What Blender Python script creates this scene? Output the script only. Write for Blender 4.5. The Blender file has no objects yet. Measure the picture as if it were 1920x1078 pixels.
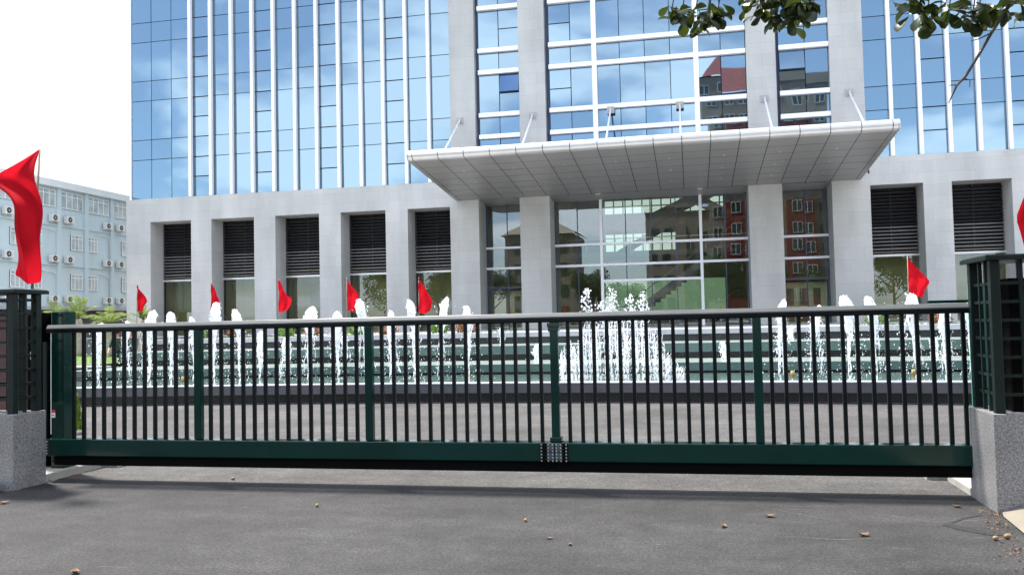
import bpy, bmesh, math, random
from mathutils import Vector, Matrix, noise as mnoise
R = math.radians
random.seed(7)
S = bpy.context.scene
COL = S.collection

# ------------------------------------------------------------------ camera
cam_d = bpy.data.cameras.new("Camera")
cam = bpy.data.objects.new("Camera", cam_d)
COL.objects.link(cam)
cam_d.sensor_width = 36.0
cam_d.lens = 1600 / 1920 * 36
cam_d.clip_end = 5000
cam_d.clip_start = 0.05
yaw, pitch, roll = R(11.8), R(2.36), R(1.27)
F = Vector((-math.sin(yaw) * math.cos(pitch), math.cos(yaw) * math.cos(pitch), math.sin(pitch)))
R0 = Vector((math.cos(yaw), math.sin(yaw), 0))
U0 = R0.cross(F)
RX = R0 * math.cos(roll) - U0 * math.sin(roll)
UX = RX.cross(F)
M = Matrix((RX, UX, -F)).transposed().to_4x4()
M.translation = Vector((0, 0, 1.55))
cam.matrix_world = M
S.camera = cam

# ------------------------------------------------------------------ world
SUN_EL, SUN_AZ = 66.0, -62.0          # azimuth measured from +Y towards +X
w = bpy.data.worlds.new("World")
S.world = w
w.use_nodes = True
nt = w.node_tree
nt.nodes.clear()
L = nt.links.new
def N(t, **k):
    n = nt.nodes.new(t)
    for a, b in k.items():
        setattr(n, a, b)
    return n
out = N('ShaderNodeOutputWorld')
bg = N('ShaderNodeBackground')
bg.inputs['Strength'].default_value = 0.13
sky = N('ShaderNodeTexSky')
sky.sky_type = 'NISHITA'
sky.sun_disc = False
sky.sun_elevation = R(SUN_EL)
sky.sun_rotation = R(SUN_AZ)
sky.air_density = 1.0
sky.dust_density = 0.6
sky.ozone_density = 2.5
tc = N('ShaderNodeTexCoord')
sep = N('ShaderNodeSeparateXYZ')
L(tc.outputs['Generated'], sep.inputs[0])
def math_n(op, a, b=None, clamp=False):
    n = N('ShaderNodeMath', operation=op, use_clamp=clamp)
    for i, v in enumerate((a, b)):
        if v is None:
            continue
        if isinstance(v, (int, float)):
            n.inputs[i].default_value = v
        else:
            L(v, n.inputs[i])
    return n.outputs[0]
zz = math_n('MAXIMUM', math_n('ADD', sep.outputs['Z'], 0.22), 0.05)
px = math_n('DIVIDE', sep.outputs['X'], zz)
py = math_n('DIVIDE', sep.outputs['Y'], zz)
cb = N('ShaderNodeCombineXYZ')
L(px, cb.inputs[0]); L(py, cb.inputs[1])
nz = N('ShaderNodeTexNoise')
nz.inputs['Scale'].default_value = 1.35
nz.inputs['Detail'].default_value = 9
nz.inputs['Roughness'].default_value = 0.52
nz.inputs['Distortion'].default_value = 0.25
mp = N('ShaderNodeMapping')
mp.inputs['Location'].default_value = (3.1, 1.7, 0)
L(cb.outputs[0], mp.inputs[0]); L(mp.outputs[0], nz.inputs['Vector'])
# more cloud towards the sun side (+Y), scattered clouds towards the street side
frontness = math_n('MULTIPLY', math_n('ADD', sep.outputs['Y'], 0.1), 0.9)
thr = math_n('ADD', nz.outputs['Fac'], math_n('MULTIPLY', math_n('MAXIMUM', frontness, 0.0), 0.8))
mr = N('ShaderNodeMapRange', interpolation_type='SMOOTHSTEP')
mr.inputs['From Min'].default_value = 0.47
mr.inputs['From Max'].default_value = 0.59
L(thr, mr.inputs['Value'])
mix = N('ShaderNodeMix', data_type='RGBA')
# haze near the sun side is thick but dimmer than the tall sunlit clouds over the street
cmix = N('ShaderNodeMix', data_type='RGBA')
cmix.inputs['A'].default_value = (9.2, 9.3, 9.6, 1)
cmix.inputs['B'].default_value = (3.2, 3.2, 3.25, 1)
fs = N('ShaderNodeMapRange', interpolation_type='SMOOTHSTEP')
fs.inputs['From Min'].default_value = -0.15
fs.inputs['From Max'].default_value = 0.45
L(sep.outputs['Y'], fs.inputs['Value'])
L(fs.outputs[0], cmix.inputs['Factor'])
L(cmix.outputs['Result'], mix.inputs['B'])
amt = N('ShaderNodeMapRange')
amt.inputs['To Min'].default_value = 0.15
amt.inputs['To Max'].default_value = 0.72
L(mr.outputs[0], amt.inputs['Value'])
L(math_n('ADD', amt.outputs[0], math_n('MULTIPLY', fs.outputs[0], 0.38), True), mix.inputs['Factor'])
L(sky.outputs[0], mix.inputs['A'])
L(mix.outputs['Result'], bg.inputs['Color'])
L(bg.outputs[0], out.inputs['Surface'])

sd = bpy.data.lights.new("Sun", 'SUN')
sd.energy = 3.6
sd.angle = R(6.0)
sd.color = (1.0, 0.95, 0.88)
sun = bpy.data.objects.new("Sun", sd)
COL.objects.link(sun)
az = R(SUN_AZ)
sdir = Vector((math.sin(az) * math.cos(R(SUN_EL)), math.cos(az) * math.cos(R(SUN_EL)), math.sin(R(SUN_EL))))
sun.rotation_euler = sdir.to_track_quat('Z', 'Y').to_euler()
sun.location = (-20, 40, 60)

S.render.engine = 'CYCLES'
S.view_settings.view_transform = 'Standard'
S.view_settings.look = 'None'
S.view_settings.exposure = 1.75
S.view_settings.gamma = 1.0
S.cycles.max_bounces = 8
S.cycles.transparent_max_bounces = 12
S.cycles.sample_clamp_indirect = 6

# ------------------------------------------------------------------ materials
def new_mat(name):
    m = bpy.data.materials.new(name)
    m.use_nodes = True
    t = m.node_tree
    return m, t, t.nodes['Principled BSDF'], t.nodes['Material Output']

def mat(name, col, rough=0.6, metal=0.0, var=0.12, scale=4.0, bump=0.0, bscale=40.0, spec=0.5, speck=None, streak=False, coat=0.0):
    """principled colour with noise variation, optional fine speckle and bump"""
    m, t, p, o = new_mat(name)
    n = t.nodes; lk = t.links.new
    p.inputs['Roughness'].default_value = rough
    p.inputs['Metallic'].default_value = metal
    p.inputs['Specular IOR Level'].default_value = spec
    p.inputs['Coat Weight'].default_value = coat
    p.inputs['Coat Roughness'].default_value = 0.08
    c = n.new('ShaderNodeTexCoord')
    src = c.outputs['Object']
    if streak:
        mpn = n.new('ShaderNodeMapping'); mpn.inputs['Scale'].default_value = (1, 1, 0.12)
        lk(src, mpn.inputs[0]); vec = mpn.outputs[0]
    else:
        vec = src
    a = n.new('ShaderNodeTexNoise'); a.inputs['Scale'].default_value = scale; a.inputs['Detail'].default_value = 6
    lk(vec, a.inputs['Vector'])
    mx = n.new('ShaderNodeMix'); mx.data_type = 'RGBA'
    d = [max(0, v * (1 - var)) for v in col]; b = [min(1, v * (1 + var)) for v in col]
    mx.inputs['A'].default_value = (*d, 1); mx.inputs['B'].default_value = (*b, 1)
    mrn = n.new('ShaderNodeMapRange'); mrn.inputs['From Min'].default_value = 0.3; mrn.inputs['From Max'].default_value = 0.7
    lk(a.outputs['Fac'], mrn.inputs['Value']); lk(mrn.outputs[0], mx.inputs['Factor'])
    colout = mx.outputs['Result']
    if speck:
        sc, lo, hi = speck
        v = n.new('ShaderNodeTexNoise'); v.inputs['Scale'].default_value = sc; v.inputs['Detail'].default_value = 2
        lk(src, v.inputs['Vector'])
        r2 = n.new('ShaderNodeMapRange'); r2.inputs['From Min'].default_value = 0.32; r2.inputs['From Max'].default_value = 0.68
        r2.inputs['To Min'].default_value = lo; r2.inputs['To Max'].default_value = hi
        lk(v.outputs['Fac'], r2.inputs['Value'])
        ml = n.new('ShaderNodeVectorMath'); ml.operation = 'SCALE'
        lk(colout, ml.inputs[0]); lk(r2.outputs[0], ml.inputs['Scale'])
        colout = ml.outputs[0]
    lk(colout, p.inputs['Base Color'])
    if bump:
        bn = n.new('ShaderNodeTexNoise'); bn.inputs['Scale'].default_value = bscale; bn.inputs['Detail'].default_value = 4
        lk(src, bn.inputs['Vector'])
        bp = n.new('ShaderNodeBump'); bp.inputs['Strength'].default_value = bump; bp.inputs['Distance'].default_value = 0.02
        lk(bn.outputs['Fac'], bp.inputs['Height']); lk(bp.outputs[0], p.inputs['Normal'])
    return m

def stone_slabs(name, col, sx, sz, mortar, var=0.06):
    """cladding in running slabs: u = x + y, v = z, slight tone change slab to slab, fine grain"""
    m, t, p, o = new_mat(name)
    n = t.nodes; lk = t.links.new
    c = n.new('ShaderNodeTexCoord'); s = n.new('ShaderNodeSeparateXYZ'); lk(c.outputs['Object'], s.inputs[0])
    ad = n.new('ShaderNodeMath'); ad.operation = 'ADD'; lk(s.outputs[0], ad.inputs[0]); lk(s.outputs[1], ad.inputs[1])
    cbn = n.new('ShaderNodeCombineXYZ'); lk(ad.outputs[0], cbn.inputs[0]); lk(s.outputs[2], cbn.inputs[1])
    b = n.new('ShaderNodeTexBrick')
    b.inputs['Scale'].default_value = 1.0
    b.inputs['Brick Width'].default_value = sx; b.inputs['Row Height'].default_value = sz
    b.inputs['Mortar Size'].default_value = 0.010; b.inputs['Mortar Smooth'].default_value = 0.3
    b.inputs['Bias'].default_value = 0.0
    b.inputs['Color1'].default_value = (*[v * (1 - var) for v in col], 1)
    b.inputs['Color2'].default_value = (*[v * (1 + var) for v in col], 1)
    b.inputs['Mortar'].default_value = (*mortar, 1)
    lk(cbn.outputs[0], b.inputs['Vector'])
    a = n.new('ShaderNodeTexNoise'); a.inputs['Scale'].default_value = 9; a.inputs['Detail'].default_value = 7; a.inputs['Roughness'].default_value = 0.75
    lk(c.outputs['Object'], a.inputs['Vector'])
    a2 = n.new('ShaderNodeTexNoise'); a2.inputs['Scale'].default_value = 0.5; a2.inputs['Detail'].default_value = 5
    mp2 = n.new('ShaderNodeMapping'); mp2.inputs['Scale'].default_value = (1.6, 1.6, 0.35)
    lk(c.outputs['Object'], mp2.inputs[0]); lk(mp2.outputs[0], a2.inputs['Vector'])
    r1 = n.new('ShaderNodeMapRange'); r1.inputs['From Min'].default_value = 0.3; r1.inputs['From Max'].default_value = 0.7
    r1.inputs['To Min'].default_value = 0.92; r1.inputs['To Max'].default_value = 1.07
    lk(a.outputs['Fac'], r1.inputs['Value'])
    r3 = n.new('ShaderNodeMapRange'); r3.inputs['From Min'].default_value = 0.3; r3.inputs['From Max'].default_value = 0.7
    r3.inputs['To Min'].default_value = 0.84; r3.inputs['To Max'].default_value = 1.1
    lk(a2.outputs['Fac'], r3.inputs['Value'])
    mm = n.new('ShaderNodeMath'); mm.operation = 'MULTIPLY'; lk(r1.outputs[0], mm.inputs[0]); lk(r3.outputs[0], mm.inputs[1])
    sc = n.new('ShaderNodeVectorMath'); sc.operation = 'SCALE'; lk(b.outputs['Color'], sc.inputs[0]); lk(mm.outputs[0], sc.inputs['Scale'])
    lk(sc.outputs[0], p.inputs['Base Color'])
    p.inputs['Roughness'].default_value = 0.55
    bp = n.new('ShaderNodeBump'); bp.inputs['Strength'].default_value = 0.15; bp.inputs['Distance'].default_value = 0.01
    lk(a.outputs['Fac'], bp.inputs['Height']); lk(bp.outputs[0], p.inputs['Normal'])
    return m

def asphalt(name, col, scratch=False):
    m, t, p, o = new_mat(name)
    n = t.nodes; lk = t.links.new
    c = n.new('ShaderNodeTexCoord')
    def noi(sc, det, vec=None, rough=0.5):
        a = n.new('ShaderNodeTexNoise'); a.inputs['Scale'].default_value = sc; a.inputs['Detail'].default_value = det
        a.inputs['Roughness'].default_value = rough
        lk(vec or c.outputs['Object'], a.inputs['Vector']); return a.outputs['Fac']
    def rng(v, a, b, lo, hi):
        r = n.new('ShaderNodeMapRange'); r.inputs['From Min'].default_value = a; r.inputs['From Max'].default_value = b
        r.inputs['To Min'].default_value = lo; r.inputs['To Max'].default_value = hi
        lk(v, r.inputs['Value']); return r.outputs[0]
    def mul(a, b):
        q = n.new('ShaderNodeMath'); q.operation = 'MULTIPLY'; lk(a, q.inputs[0]); lk(b, q.inputs[1]); return q.outputs[0]
    fine = noi(60, 5, rough=0.85)
    grain = rng(fine, 0.34, 0.66, 0.35, 1.7)
    grain2 = rng(noi(30, 4, rough=0.75), 0.32, 0.68, 0.66, 1.34)
    broad = rng(noi(0.6, 8, rough=0.7), 0.3, 0.7, 0.58, 1.4)
    mid = rng(noi(4.5, 7, rough=0.7), 0.3, 0.72, 0.76, 1.22)
    stretch = n.new('ShaderNodeMapping'); stretch.inputs['Scale'].default_value = (0.35, 2.2, 1); stretch.inputs['Rotation'].default_value = (0, 0, 0.12)
    lk(c.outputs['Object'], stretch.inputs[0])
    tracks = rng(noi(1.6, 5, stretch.outputs[0]), 0.35, 0.7, 0.88, 1.13)
    f = mul(mul(mul(grain, grain2), mul(broad, mid)), tracks)
    sc = n.new('ShaderNodeVectorMath'); sc.operation = 'SCALE'
    sc.inputs[0].default_value = col
    lk(f, sc.inputs['Scale'])
    colout = sc.outputs[0]
    # scattered pale chips of stone
    vo = n.new('ShaderNodeTexVoronoi'); vo.inputs['Scale'].default_value = 26
    lk(c.outputs['Object'], vo.inputs['Vector'])
    chip = rng(vo.outputs['Distance'], 0.05, 0.11, 1.0, 0.0)
    gate_ = rng(noi(9, 3), 0.6, 0.66, 0.0, 0.7)
    mx = n.new('ShaderNodeMix'); mx.data_type = 'RGBA'; mx.inputs['B'].default_value = (0.25, 0.24, 0.22, 1)
    lk(mul(chip, gate_), mx.inputs['Factor']); lk(colout, mx.inputs['A'])
    colout = mx.outputs['Result']
    if scratch:
        st = n.new('ShaderNodeMapping'); st.inputs['Scale'].default_value = (1.1, 9, 1); st.inputs['Rotation'].default_value = (0, 0, 0.2)
        lk(c.outputs['Object'], st.inputs[0])
        sm = rng(noi(1.5, 7, st.outputs[0], 0.7), 0.64, 0.74, 0.0, 0.55)
        mx2 = n.new('ShaderNodeMix'); mx2.data_type = 'RGBA'; mx2.inputs['B'].default_value = (0.16, 0.155, 0.15, 1)
        lk(sm, mx2.inputs['Factor']); lk(colout, mx2.inputs['A']); colout = mx2.outputs['Result']
    lk(colout, p.inputs['Base Color'])
    p.inputs['Roughness'].default_value = 0.85
    p.inputs['Specular IOR Level'].default_value = 0.3
    bp = n.new('ShaderNodeBump'); bp.inputs['Strength'].default_value = 0.5; bp.inputs['Distance'].default_value = 0.012
    lk(fine, bp.inputs['Height']); lk(bp.outputs[0], p.inputs['Normal'])
    return m

def glass_clear(name, tint, refl, gcol=(1, 1, 1), rough=0.0):
    m, t, p, o = new_mat(name)
    n = t.nodes; lk = t.links.new
    n.remove(p)
    tr = n.new('ShaderNodeBsdfTransparent'); tr.inputs[0].default_value = (*tint, 1)
    g = n.new('ShaderNodeBsdfGlossy'); g.inputs['Roughness'].default_value = rough; g.inputs['Color'].default_value = (*gcol, 1)
    fr = n.new('ShaderNodeFresnel'); fr.inputs['IOR'].default_value = 1.5
    ad = n.new('ShaderNodeMath'); ad.operation = 'ADD'; ad.use_clamp = True; ad.inputs[1].default_value = refl
    lk(fr.outputs[0], ad.inputs[0])
    x = n.new('ShaderNodeMixShader')
    lk(ad.outputs[0], x.inputs[0]); lk(tr.outputs[0], x.inputs[1]); lk(g.outputs[0], x.inputs[2])
    lk(x.outputs[0], o.inputs['Surface'])
    return m

def glass_mirror(name, col, dif, rough=0.015):
    """coated reflective facade glass: tinted mirror coat over a dark body"""
    m, t, p, o = new_mat(name)
    n = t.nodes; lk = t.links.new
    p.inputs['Base Color'].default_value = (*dif, 1)
    p.inputs['Roughness'].default_value = 0.4
    g = n.new('ShaderNodeBsdfGlossy'); g.inputs['Roughness'].default_value = rough
    c = n.new('ShaderNodeTexCoord')
    gi = n.new('ShaderNodeNewGeometry')
    hs = n.new('ShaderNodeMapRange'); hs.inputs['To Min'].default_value = 0.9; hs.inputs['To Max'].default_value = 1.06
    lk(gi.outputs['Random Per Island'], hs.inputs['Value'])
    sc = n.new('ShaderNodeVectorMath'); sc.operation = 'SCALE'; sc.inputs[0].default_value = col
    lk(hs.outputs[0], sc.inputs['Scale']); lk(sc.outputs[0], g.inputs['Color'])
    wv = n.new('ShaderNodeTexNoise'); wv.inputs['Scale'].default_value = 0.6; wv.inputs['Detail'].default_value = 1
    lk(c.outputs['Object'], wv.inputs['Vector'])
    bp = n.new('ShaderNodeBump'); bp.inputs['Strength'].default_value = 0.12; bp.inputs['Distance'].default_value = 0.02
    lk(wv.outputs['Fac'], bp.inputs['Height']); lk(bp.outputs[0], g.inputs['Normal'])
    x = n.new('ShaderNodeMixShader'); x.inputs[0].default_value = 0.85
    lk(p.outputs[0], x.inputs[1]); lk(g.outputs[0], x.inputs[2]); lk(x.outputs[0], o.inputs['Surface'])
    return m

def translucent(name, col, tcol, fac, rough=0.5, var=0.2, scale=3.0, spec=0.3):
    m, t, p, o = new_mat(name)
    n = t.nodes; lk = t.links.new
    c = n.new('ShaderNodeTexCoord')
    gi = n.new('ShaderNodeNewGeometry')
    a = n.new('ShaderNodeTexNoise'); a.inputs['Scale'].default_value = scale; a.inputs['Detail'].default_value = 3
    lk(c.outputs['Object'], a.inputs['Vector'])
    sm = n.new('ShaderNodeMath'); sm.operation = 'ADD'; lk(a.outputs['Fac'], sm.inputs[0]); lk(gi.outputs['Random Per Island'], sm.inputs[1])
    r = n.new('ShaderNodeMapRange'); r.inputs['From Max'].default_value = 2.0
    r.inputs['To Min'].default_value = 1 - var * 1.6; r.inputs['To Max'].default_value = 1 + var * 1.6
    lk(sm.outputs[0], r.inputs['Value'])
    def scl(cc):
        s = n.new('ShaderNodeVectorMath'); s.operation = 'SCALE'; s.inputs[0].default_value = cc
        lk(r.outputs[0], s.inputs['Scale']); return s.outputs[0]
    lk(scl(col), p.inputs['Base Color']); p.inputs['Roughness'].default_value = rough
    p.inputs['Specular IOR Level'].default_value = spec
    tl = n.new('ShaderNodeBsdfTranslucent'); lk(scl(tcol), tl.inputs['Color'])
    x = n.new('ShaderNodeMixShader'); x.inputs[0].default_value = fac
    lk(p.outputs[0], x.inputs[1]); lk(tl.outputs[0], x.inputs[2]); lk(x.outputs[0], o.inputs['Surface'])
    return m

def water_sheet(name, col, rough=0.06):
    m, t, p, o = new_mat(name)
    n = t.nodes; lk = t.links.new
    c = n.new('ShaderNodeTexCoord')
    a = n.new('ShaderNodeTexNoise'); a.inputs['Scale'].default_value = 7; a.inputs['Detail'].default_value = 5
    mp = n.new('ShaderNodeMapping'); mp.inputs['Scale'].default_value = (1, 1, 3)
    lk(c.outputs['Object'], mp.inputs[0]); lk(mp.outputs[0], a.inputs['Vector'])
    p.inputs['Base Color'].default_value = (*col, 1)
    p.inputs['Roughness'].default_value = rough
    bp = n.new('ShaderNodeBump'); bp.inputs['Strength'].default_value = 0.5; bp.inputs['Distance'].default_value = 0.02
    lk(a.outputs['Fac'], bp.inputs['Height']); lk(bp.outputs[0], p.inputs['Normal'])
    return m

def plain(name, col, rough=0.5, metal=0.0):
    return mat(name, col, rough, metal, var=0.06)

MT = dict(
    granite=stone_slabs('pale_granite_cladding', (0.415, 0.41, 0.388), 1.45, 0.66, (0.345, 0.342, 0.326), 0.04),
    white_metal=mat('white_coated_aluminium', (0.78, 0.79, 0.82), 0.35, 0.0, 0.05, 2.0, streak=True),
    joint=mat('dark_sealant_joint', (0.045, 0.07, 0.13), 0.6),
    blue_glass=glass_mirror('blue_mirror_glass', (0.190, 0.268, 0.322), (0.02, 0.05, 0.10)),
    blue_glass_dark=glass_mirror('blue_mirror_glass_of_open_sash', (0.07, 0.13, 0.24), (0.02, 0.04, 0.1)),
    rear_fill_glass=glass_clear('green_light_fill_glass', (0.10, 0.17, 0.10), 0.0),
    lobby_glass=glass_clear('clear_lobby_glass', (0.80, 0.88, 0.84), 0.07, (0.62, 0.70, 0.76)),
    entrance_glass=glass_clear('clear_entrance_glass', (0.86, 0.93, 0.88), 0.12, (0.72, 0.80, 0.84)),
    green_glass=glass_clear('greenish_rear_glass', (0.42, 0.52, 0.45), 0.0),
    soffit=mat('grey_soffit_panel', (0.31, 0.302, 0.288), 0.42, 0.35, 0.05, 0.9),
    fascia=mat('silver_fascia_panel', (0.52, 0.515, 0.505), 0.34, 0.55, 0.05, 1.5),
    lamp_glass=mat('frosted_lamp_glass', (0.42, 0.42, 0.40), 0.4),
    dark_gap=mat('dark_gap', (0.015, 0.015, 0.018), 0.8),
    louvre=mat('dark_louvre_slat', (0.018, 0.018, 0.022), 0.45),
    louvre_grey=mat('grey_louvre_slat', (0.13, 0.13, 0.13), 0.4, 0.2),
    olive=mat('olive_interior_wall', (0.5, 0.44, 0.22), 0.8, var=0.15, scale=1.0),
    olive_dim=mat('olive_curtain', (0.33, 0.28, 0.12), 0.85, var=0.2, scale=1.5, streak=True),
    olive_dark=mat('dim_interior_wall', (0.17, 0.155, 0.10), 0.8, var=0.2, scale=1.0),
    cream=mat('cream_interior_wall', (0.72, 0.66, 0.42), 0.7),
    interior_floor=mat('polished_interior_floor', (0.45, 0.44, 0.4), 0.2),
    maroon=mat('maroon_panel', (0.16, 0.015, 0.02), 0.5),
    stair=mat('grey_green_stair', (0.2, 0.22, 0.2), 0.6),
    asphalt=asphalt('worn_asphalt', (0.030, 0.0297, 0.030), True),
    road=asphalt('paler_asphalt', (0.054, 0.0525, 0.052)),  # paler than the asphalt outside the gate
    concrete=mat('pale_concrete', (0.28, 0.27, 0.25), 0.85, var=0.14, scale=5, bump=0.25, bscale=60, speck=(70, 0.9, 1.1)),
    beige=mat('beige_kerb_concrete', (0.16, 0.142, 0.112), 0.85, var=0.1, scale=4, bump=0.2, bscale=60),
    pillar_granite=mat('speckled_grey_granite', (0.185, 0.182, 0.182), 0.4, var=0.15, scale=3, speck=(65, 0.5, 1.55)),
    gate_green=mat('dark_green_gloss_paint', (0.0010, 0.0235, 0.0190), 0.10, var=0.2, scale=1.6, spec=0.32),
    gate_bar=mat('near_black_green_paint', (0.002, 0.005, 0.006), 0.35, var=0.2, scale=3, spec=0.22),
    pillar_green=mat('dark_green_satin_paint', (0.004, 0.011, 0.010), 0.4, var=0.2, scale=4, spec=0.25),
    rail_top=mat('sky_lit_rail_paint', (0.09, 0.095, 0.092), 0.35, var=0.18, scale=3),  # paler than the bars: sky light on the rail top, put into the colour
    black=mat('black_channel', (0.003, 0.003, 0.003), 0.8, spec=0.05),
    steel=mat('bright_steel', (0.55, 0.56, 0.58), 0.3, 0.8),
    plate=mat('blue_grey_zinc_plate', (0.07, 0.095, 0.115), 0.35, 0.4),
    basin=mat('dark_grey_basin_stone', (0.085, 0.083, 0.09), 0.35, var=0.12, scale=3, speck=(80, 0.8, 1.2)),
    basin_lip=mat('basin_coping_and_lit_edge', (0.52, 0.53, 0.56), 0.22, var=0.12, scale=3),  # pale coping; on the side walls it paints a lit top edge
    basin_dark=mat('black_stone_and_undercut_shade', (0.025, 0.026, 0.03), 0.25, var=0.3, scale=3),  # black wall stone; also paints the shade of the undercuts
    cascade=water_sheet('green_water_curtain', (0.075, 0.12, 0.11)),
    pool=water_sheet('lit_green_water_sheet', (0.24, 0.29, 0.27), 0.2),  # same water as the curtain, with light on the step tops painted in
    coping=mat('pale_plaza_coping', (0.36, 0.36, 0.38), 0.5, var=0.1, scale=2),
    plaza=mat('pale_plaza_paving', (0.36, 0.355, 0.35), 0.7, var=0.1, scale=1.5),
    water=translucent('foaming_white_water', (0.93, 0.95, 0.98), (0.93, 0.95, 0.98), 0.5, 0.25, 0.04, spec=0.6),
    foam=None,
    flag=translucent('red_flag_cloth', (0.43, 0.008, 0.017), (0.5, 0.008, 0.018), 0.5, 0.8, 0.1, 2.0, 0.05),
    pole=mat('bamboo_pole', (0.22, 0.19, 0.14), 0.6),
    leaf=translucent('almond_leaf', (0.022, 0.036, 0.010), (0.06, 0.085, 0.012), 0.3, 0.3, 0.45, 4.0, 0.5),
    treeleaf=translucent('street_tree_leaf', (0.04, 0.075, 0.02), (0.09, 0.15, 0.03), 0.3, 0.5, 0.4, 1.0),
    palm=translucent('palm_frond', (0.15, 0.19, 0.065), (0.26, 0.33, 0.09), 0.4, 0.45, 0.3, 2.0),
    shrub=translucent('shrub_leaf', (0.06, 0.13, 0.025), (0.14, 0.26, 0.04), 0.4, 0.5, 0.4, 3.0),
    shrub_red=translucent('reddish_shrub_leaf', (0.13, 0.055, 0.03), (0.25, 0.1, 0.04), 0.4, 0.5, 0.4, 3.0),
    conifer=translucent('conifer_leaf', (0.12, 0.2, 0.02), (0.3, 0.42, 0.04), 0.4, 0.5, 0.5, 6.0),
    bark=mat('grey_brown_bark', (0.13, 0.11, 0.09), 0.9, var=0.3, scale=8, bump=0.6, bscale=30),
    twig=mat('dark_twig_bark', (0.075, 0.06, 0.055), 0.85, var=0.3, scale=20),
    palm_trunk=mat('pale_palm_trunk', (0.34, 0.29, 0.23), 0.9, var=0.2, scale=8, bump=0.5, bscale=20),
    lawn=mat('lawn_green', (0.07, 0.12, 0.02), 0.9, var=0.35, scale=3, bump=0.8, bscale=60, speck=(25, 0.7, 1.3)),
    pale_blue=mat('pale_blue_render', (0.53, 0.61, 0.635), 0.8, var=0.06, scale=0.8, streak=True),
    parapet=mat('pale_grey_parapet', (0.74, 0.74, 0.73), 0.8, var=0.05, scale=0.7, streak=True),
    win_white=mat('white_window_frame', (0.82, 0.83, 0.84), 0.5, var=0.04),
    win_pane=mat('curtained_window_pane', (0.42, 0.45, 0.44), 0.12, var=0.3, scale=1.2),
    ac_white=mat('white_air_conditioner', (0.68, 0.67, 0.63), 0.6, var=0.06),
    ac_dark=mat('dark_fan_grille', (0.06, 0.06, 0.06), 0.6),
    grey_wall=mat('dark_grey_ground_floor', (0.16, 0.16, 0.17), 0.7),
    brown_brick=mat('red_brown_tile', (0.05, 0.014, 0.012), 0.5, var=0.3, scale=6),
    apt_beige=mat('beige_render', (0.32, 0.28, 0.23), 0.85, var=0.08, scale=0.5),
    apt_red=mat('red_render', (0.2, 0.03, 0.025), 0.85, var=0.1, scale=0.5),
    apt_roof=mat('red_tile_roof', (0.25, 0.06, 0.05), 0.85, var=0.25, scale=2),
    apt_glass=mat('dark_window_glass', (0.05, 0.07, 0.07), 0.15),
    skin=mat('skin', (0.5, 0.28, 0.19), 0.6, var=0.05),
    uniform=mat('dark_green_uniform', (0.012, 0.05, 0.03), 0.8, var=0.15, scale=10),
    shoe=mat('black_shoe', (0.01, 0.01, 0.01), 0.4),
    cap_red=mat('red_cap_band', (0.7, 0.05, 0.02), 0.6),
    cap_green=mat('cap_cloth', (0.012, 0.035, 0.025), 0.7),
    yellow=mat('yellow_insignia', (0.3, 0.2, 0.05), 0.5),
    hair=mat('black_hair', (0.01, 0.009, 0.009), 0.5),
    bin_green=mat('green_bin', (0.03, 0.27, 0.2), 0.5),
    bin_white=mat('white_bin_slats', (0.75, 0.77, 0.77), 0.5),
    red_sign=mat('red_sticker', (0.6, 0.02, 0.03), 0.5),
    white_sign=mat('white_sticker', (0.8, 0.8, 0.8), 0.5),
    dry_leaf=mat('dry_brown_leaf', (0.13, 0.07, 0.035), 0.8, var=0.3, scale=30),
    nut=mat('fallen_fruit', (0.2, 0.13, 0.065), 0.7, var=0.3, scale=30),
    scuff=mat('pale_scuff_mark', (0.10, 0.095, 0.08), 0.9, var=0.4, scale=30),
    damp=mat('damp_stain', (0.02, 0.0195, 0.019), 0.5, var=0.3, scale=12),
)

def foam_mat():
    """white foaming water, broken up into lace lower down the stream"""
    m = translucent('lacy_white_water', (0.93, 0.95, 0.98), (0.93, 0.95, 0.98), 0.5, 0.25, 0.04, spec=0.6)
    t = m.node_tree; n = t.nodes; lk = t.links.new
    o = n['Material Output']; sh = o.inputs['Surface'].links[0].from_socket
    c = n.new('ShaderNodeTexCoord')
    mp = n.new('ShaderNodeMapping'); mp.inputs['Scale'].default_value = (30, 30, 10)
    lk(c.outputs['Object'], mp.inputs[0])
    a = n.new('ShaderNodeTexNoise'); a.inputs['Scale'].default_value = 1.0; a.inputs['Detail'].default_value = 3
    lk(mp.outputs[0], a.inputs['Vector'])
    s = n.new('ShaderNodeSeparateXYZ'); lk(c.outputs['Object'], s.inputs[0])
    k = n.new('ShaderNodeMath'); k.operation = 'MULTIPLY_ADD'; k.inputs[1].default_value = 0.055; lk(s.outputs[2], k.inputs[0]); lk(a.outputs['Fac'], k.inputs[2])
    r_ = n.new('ShaderNodeMapRange'); r_.inputs['From Min'].default_value = 0.46; r_.inputs['From Max'].default_value = 0.55; lk(k.outputs[0], r_.inputs['Value'])
    tr = n.new('ShaderNodeBsdfTransparent')
    x = n.new('ShaderNodeMixShader'); lk(r_.outputs[0], x.inputs[0]); lk(tr.outputs[0], x.inputs[1]); lk(sh, x.inputs[2])
    lk(x.outputs[0], o.inputs['Surface'])
    return m
MT['foam'] = foam_mat()

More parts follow.
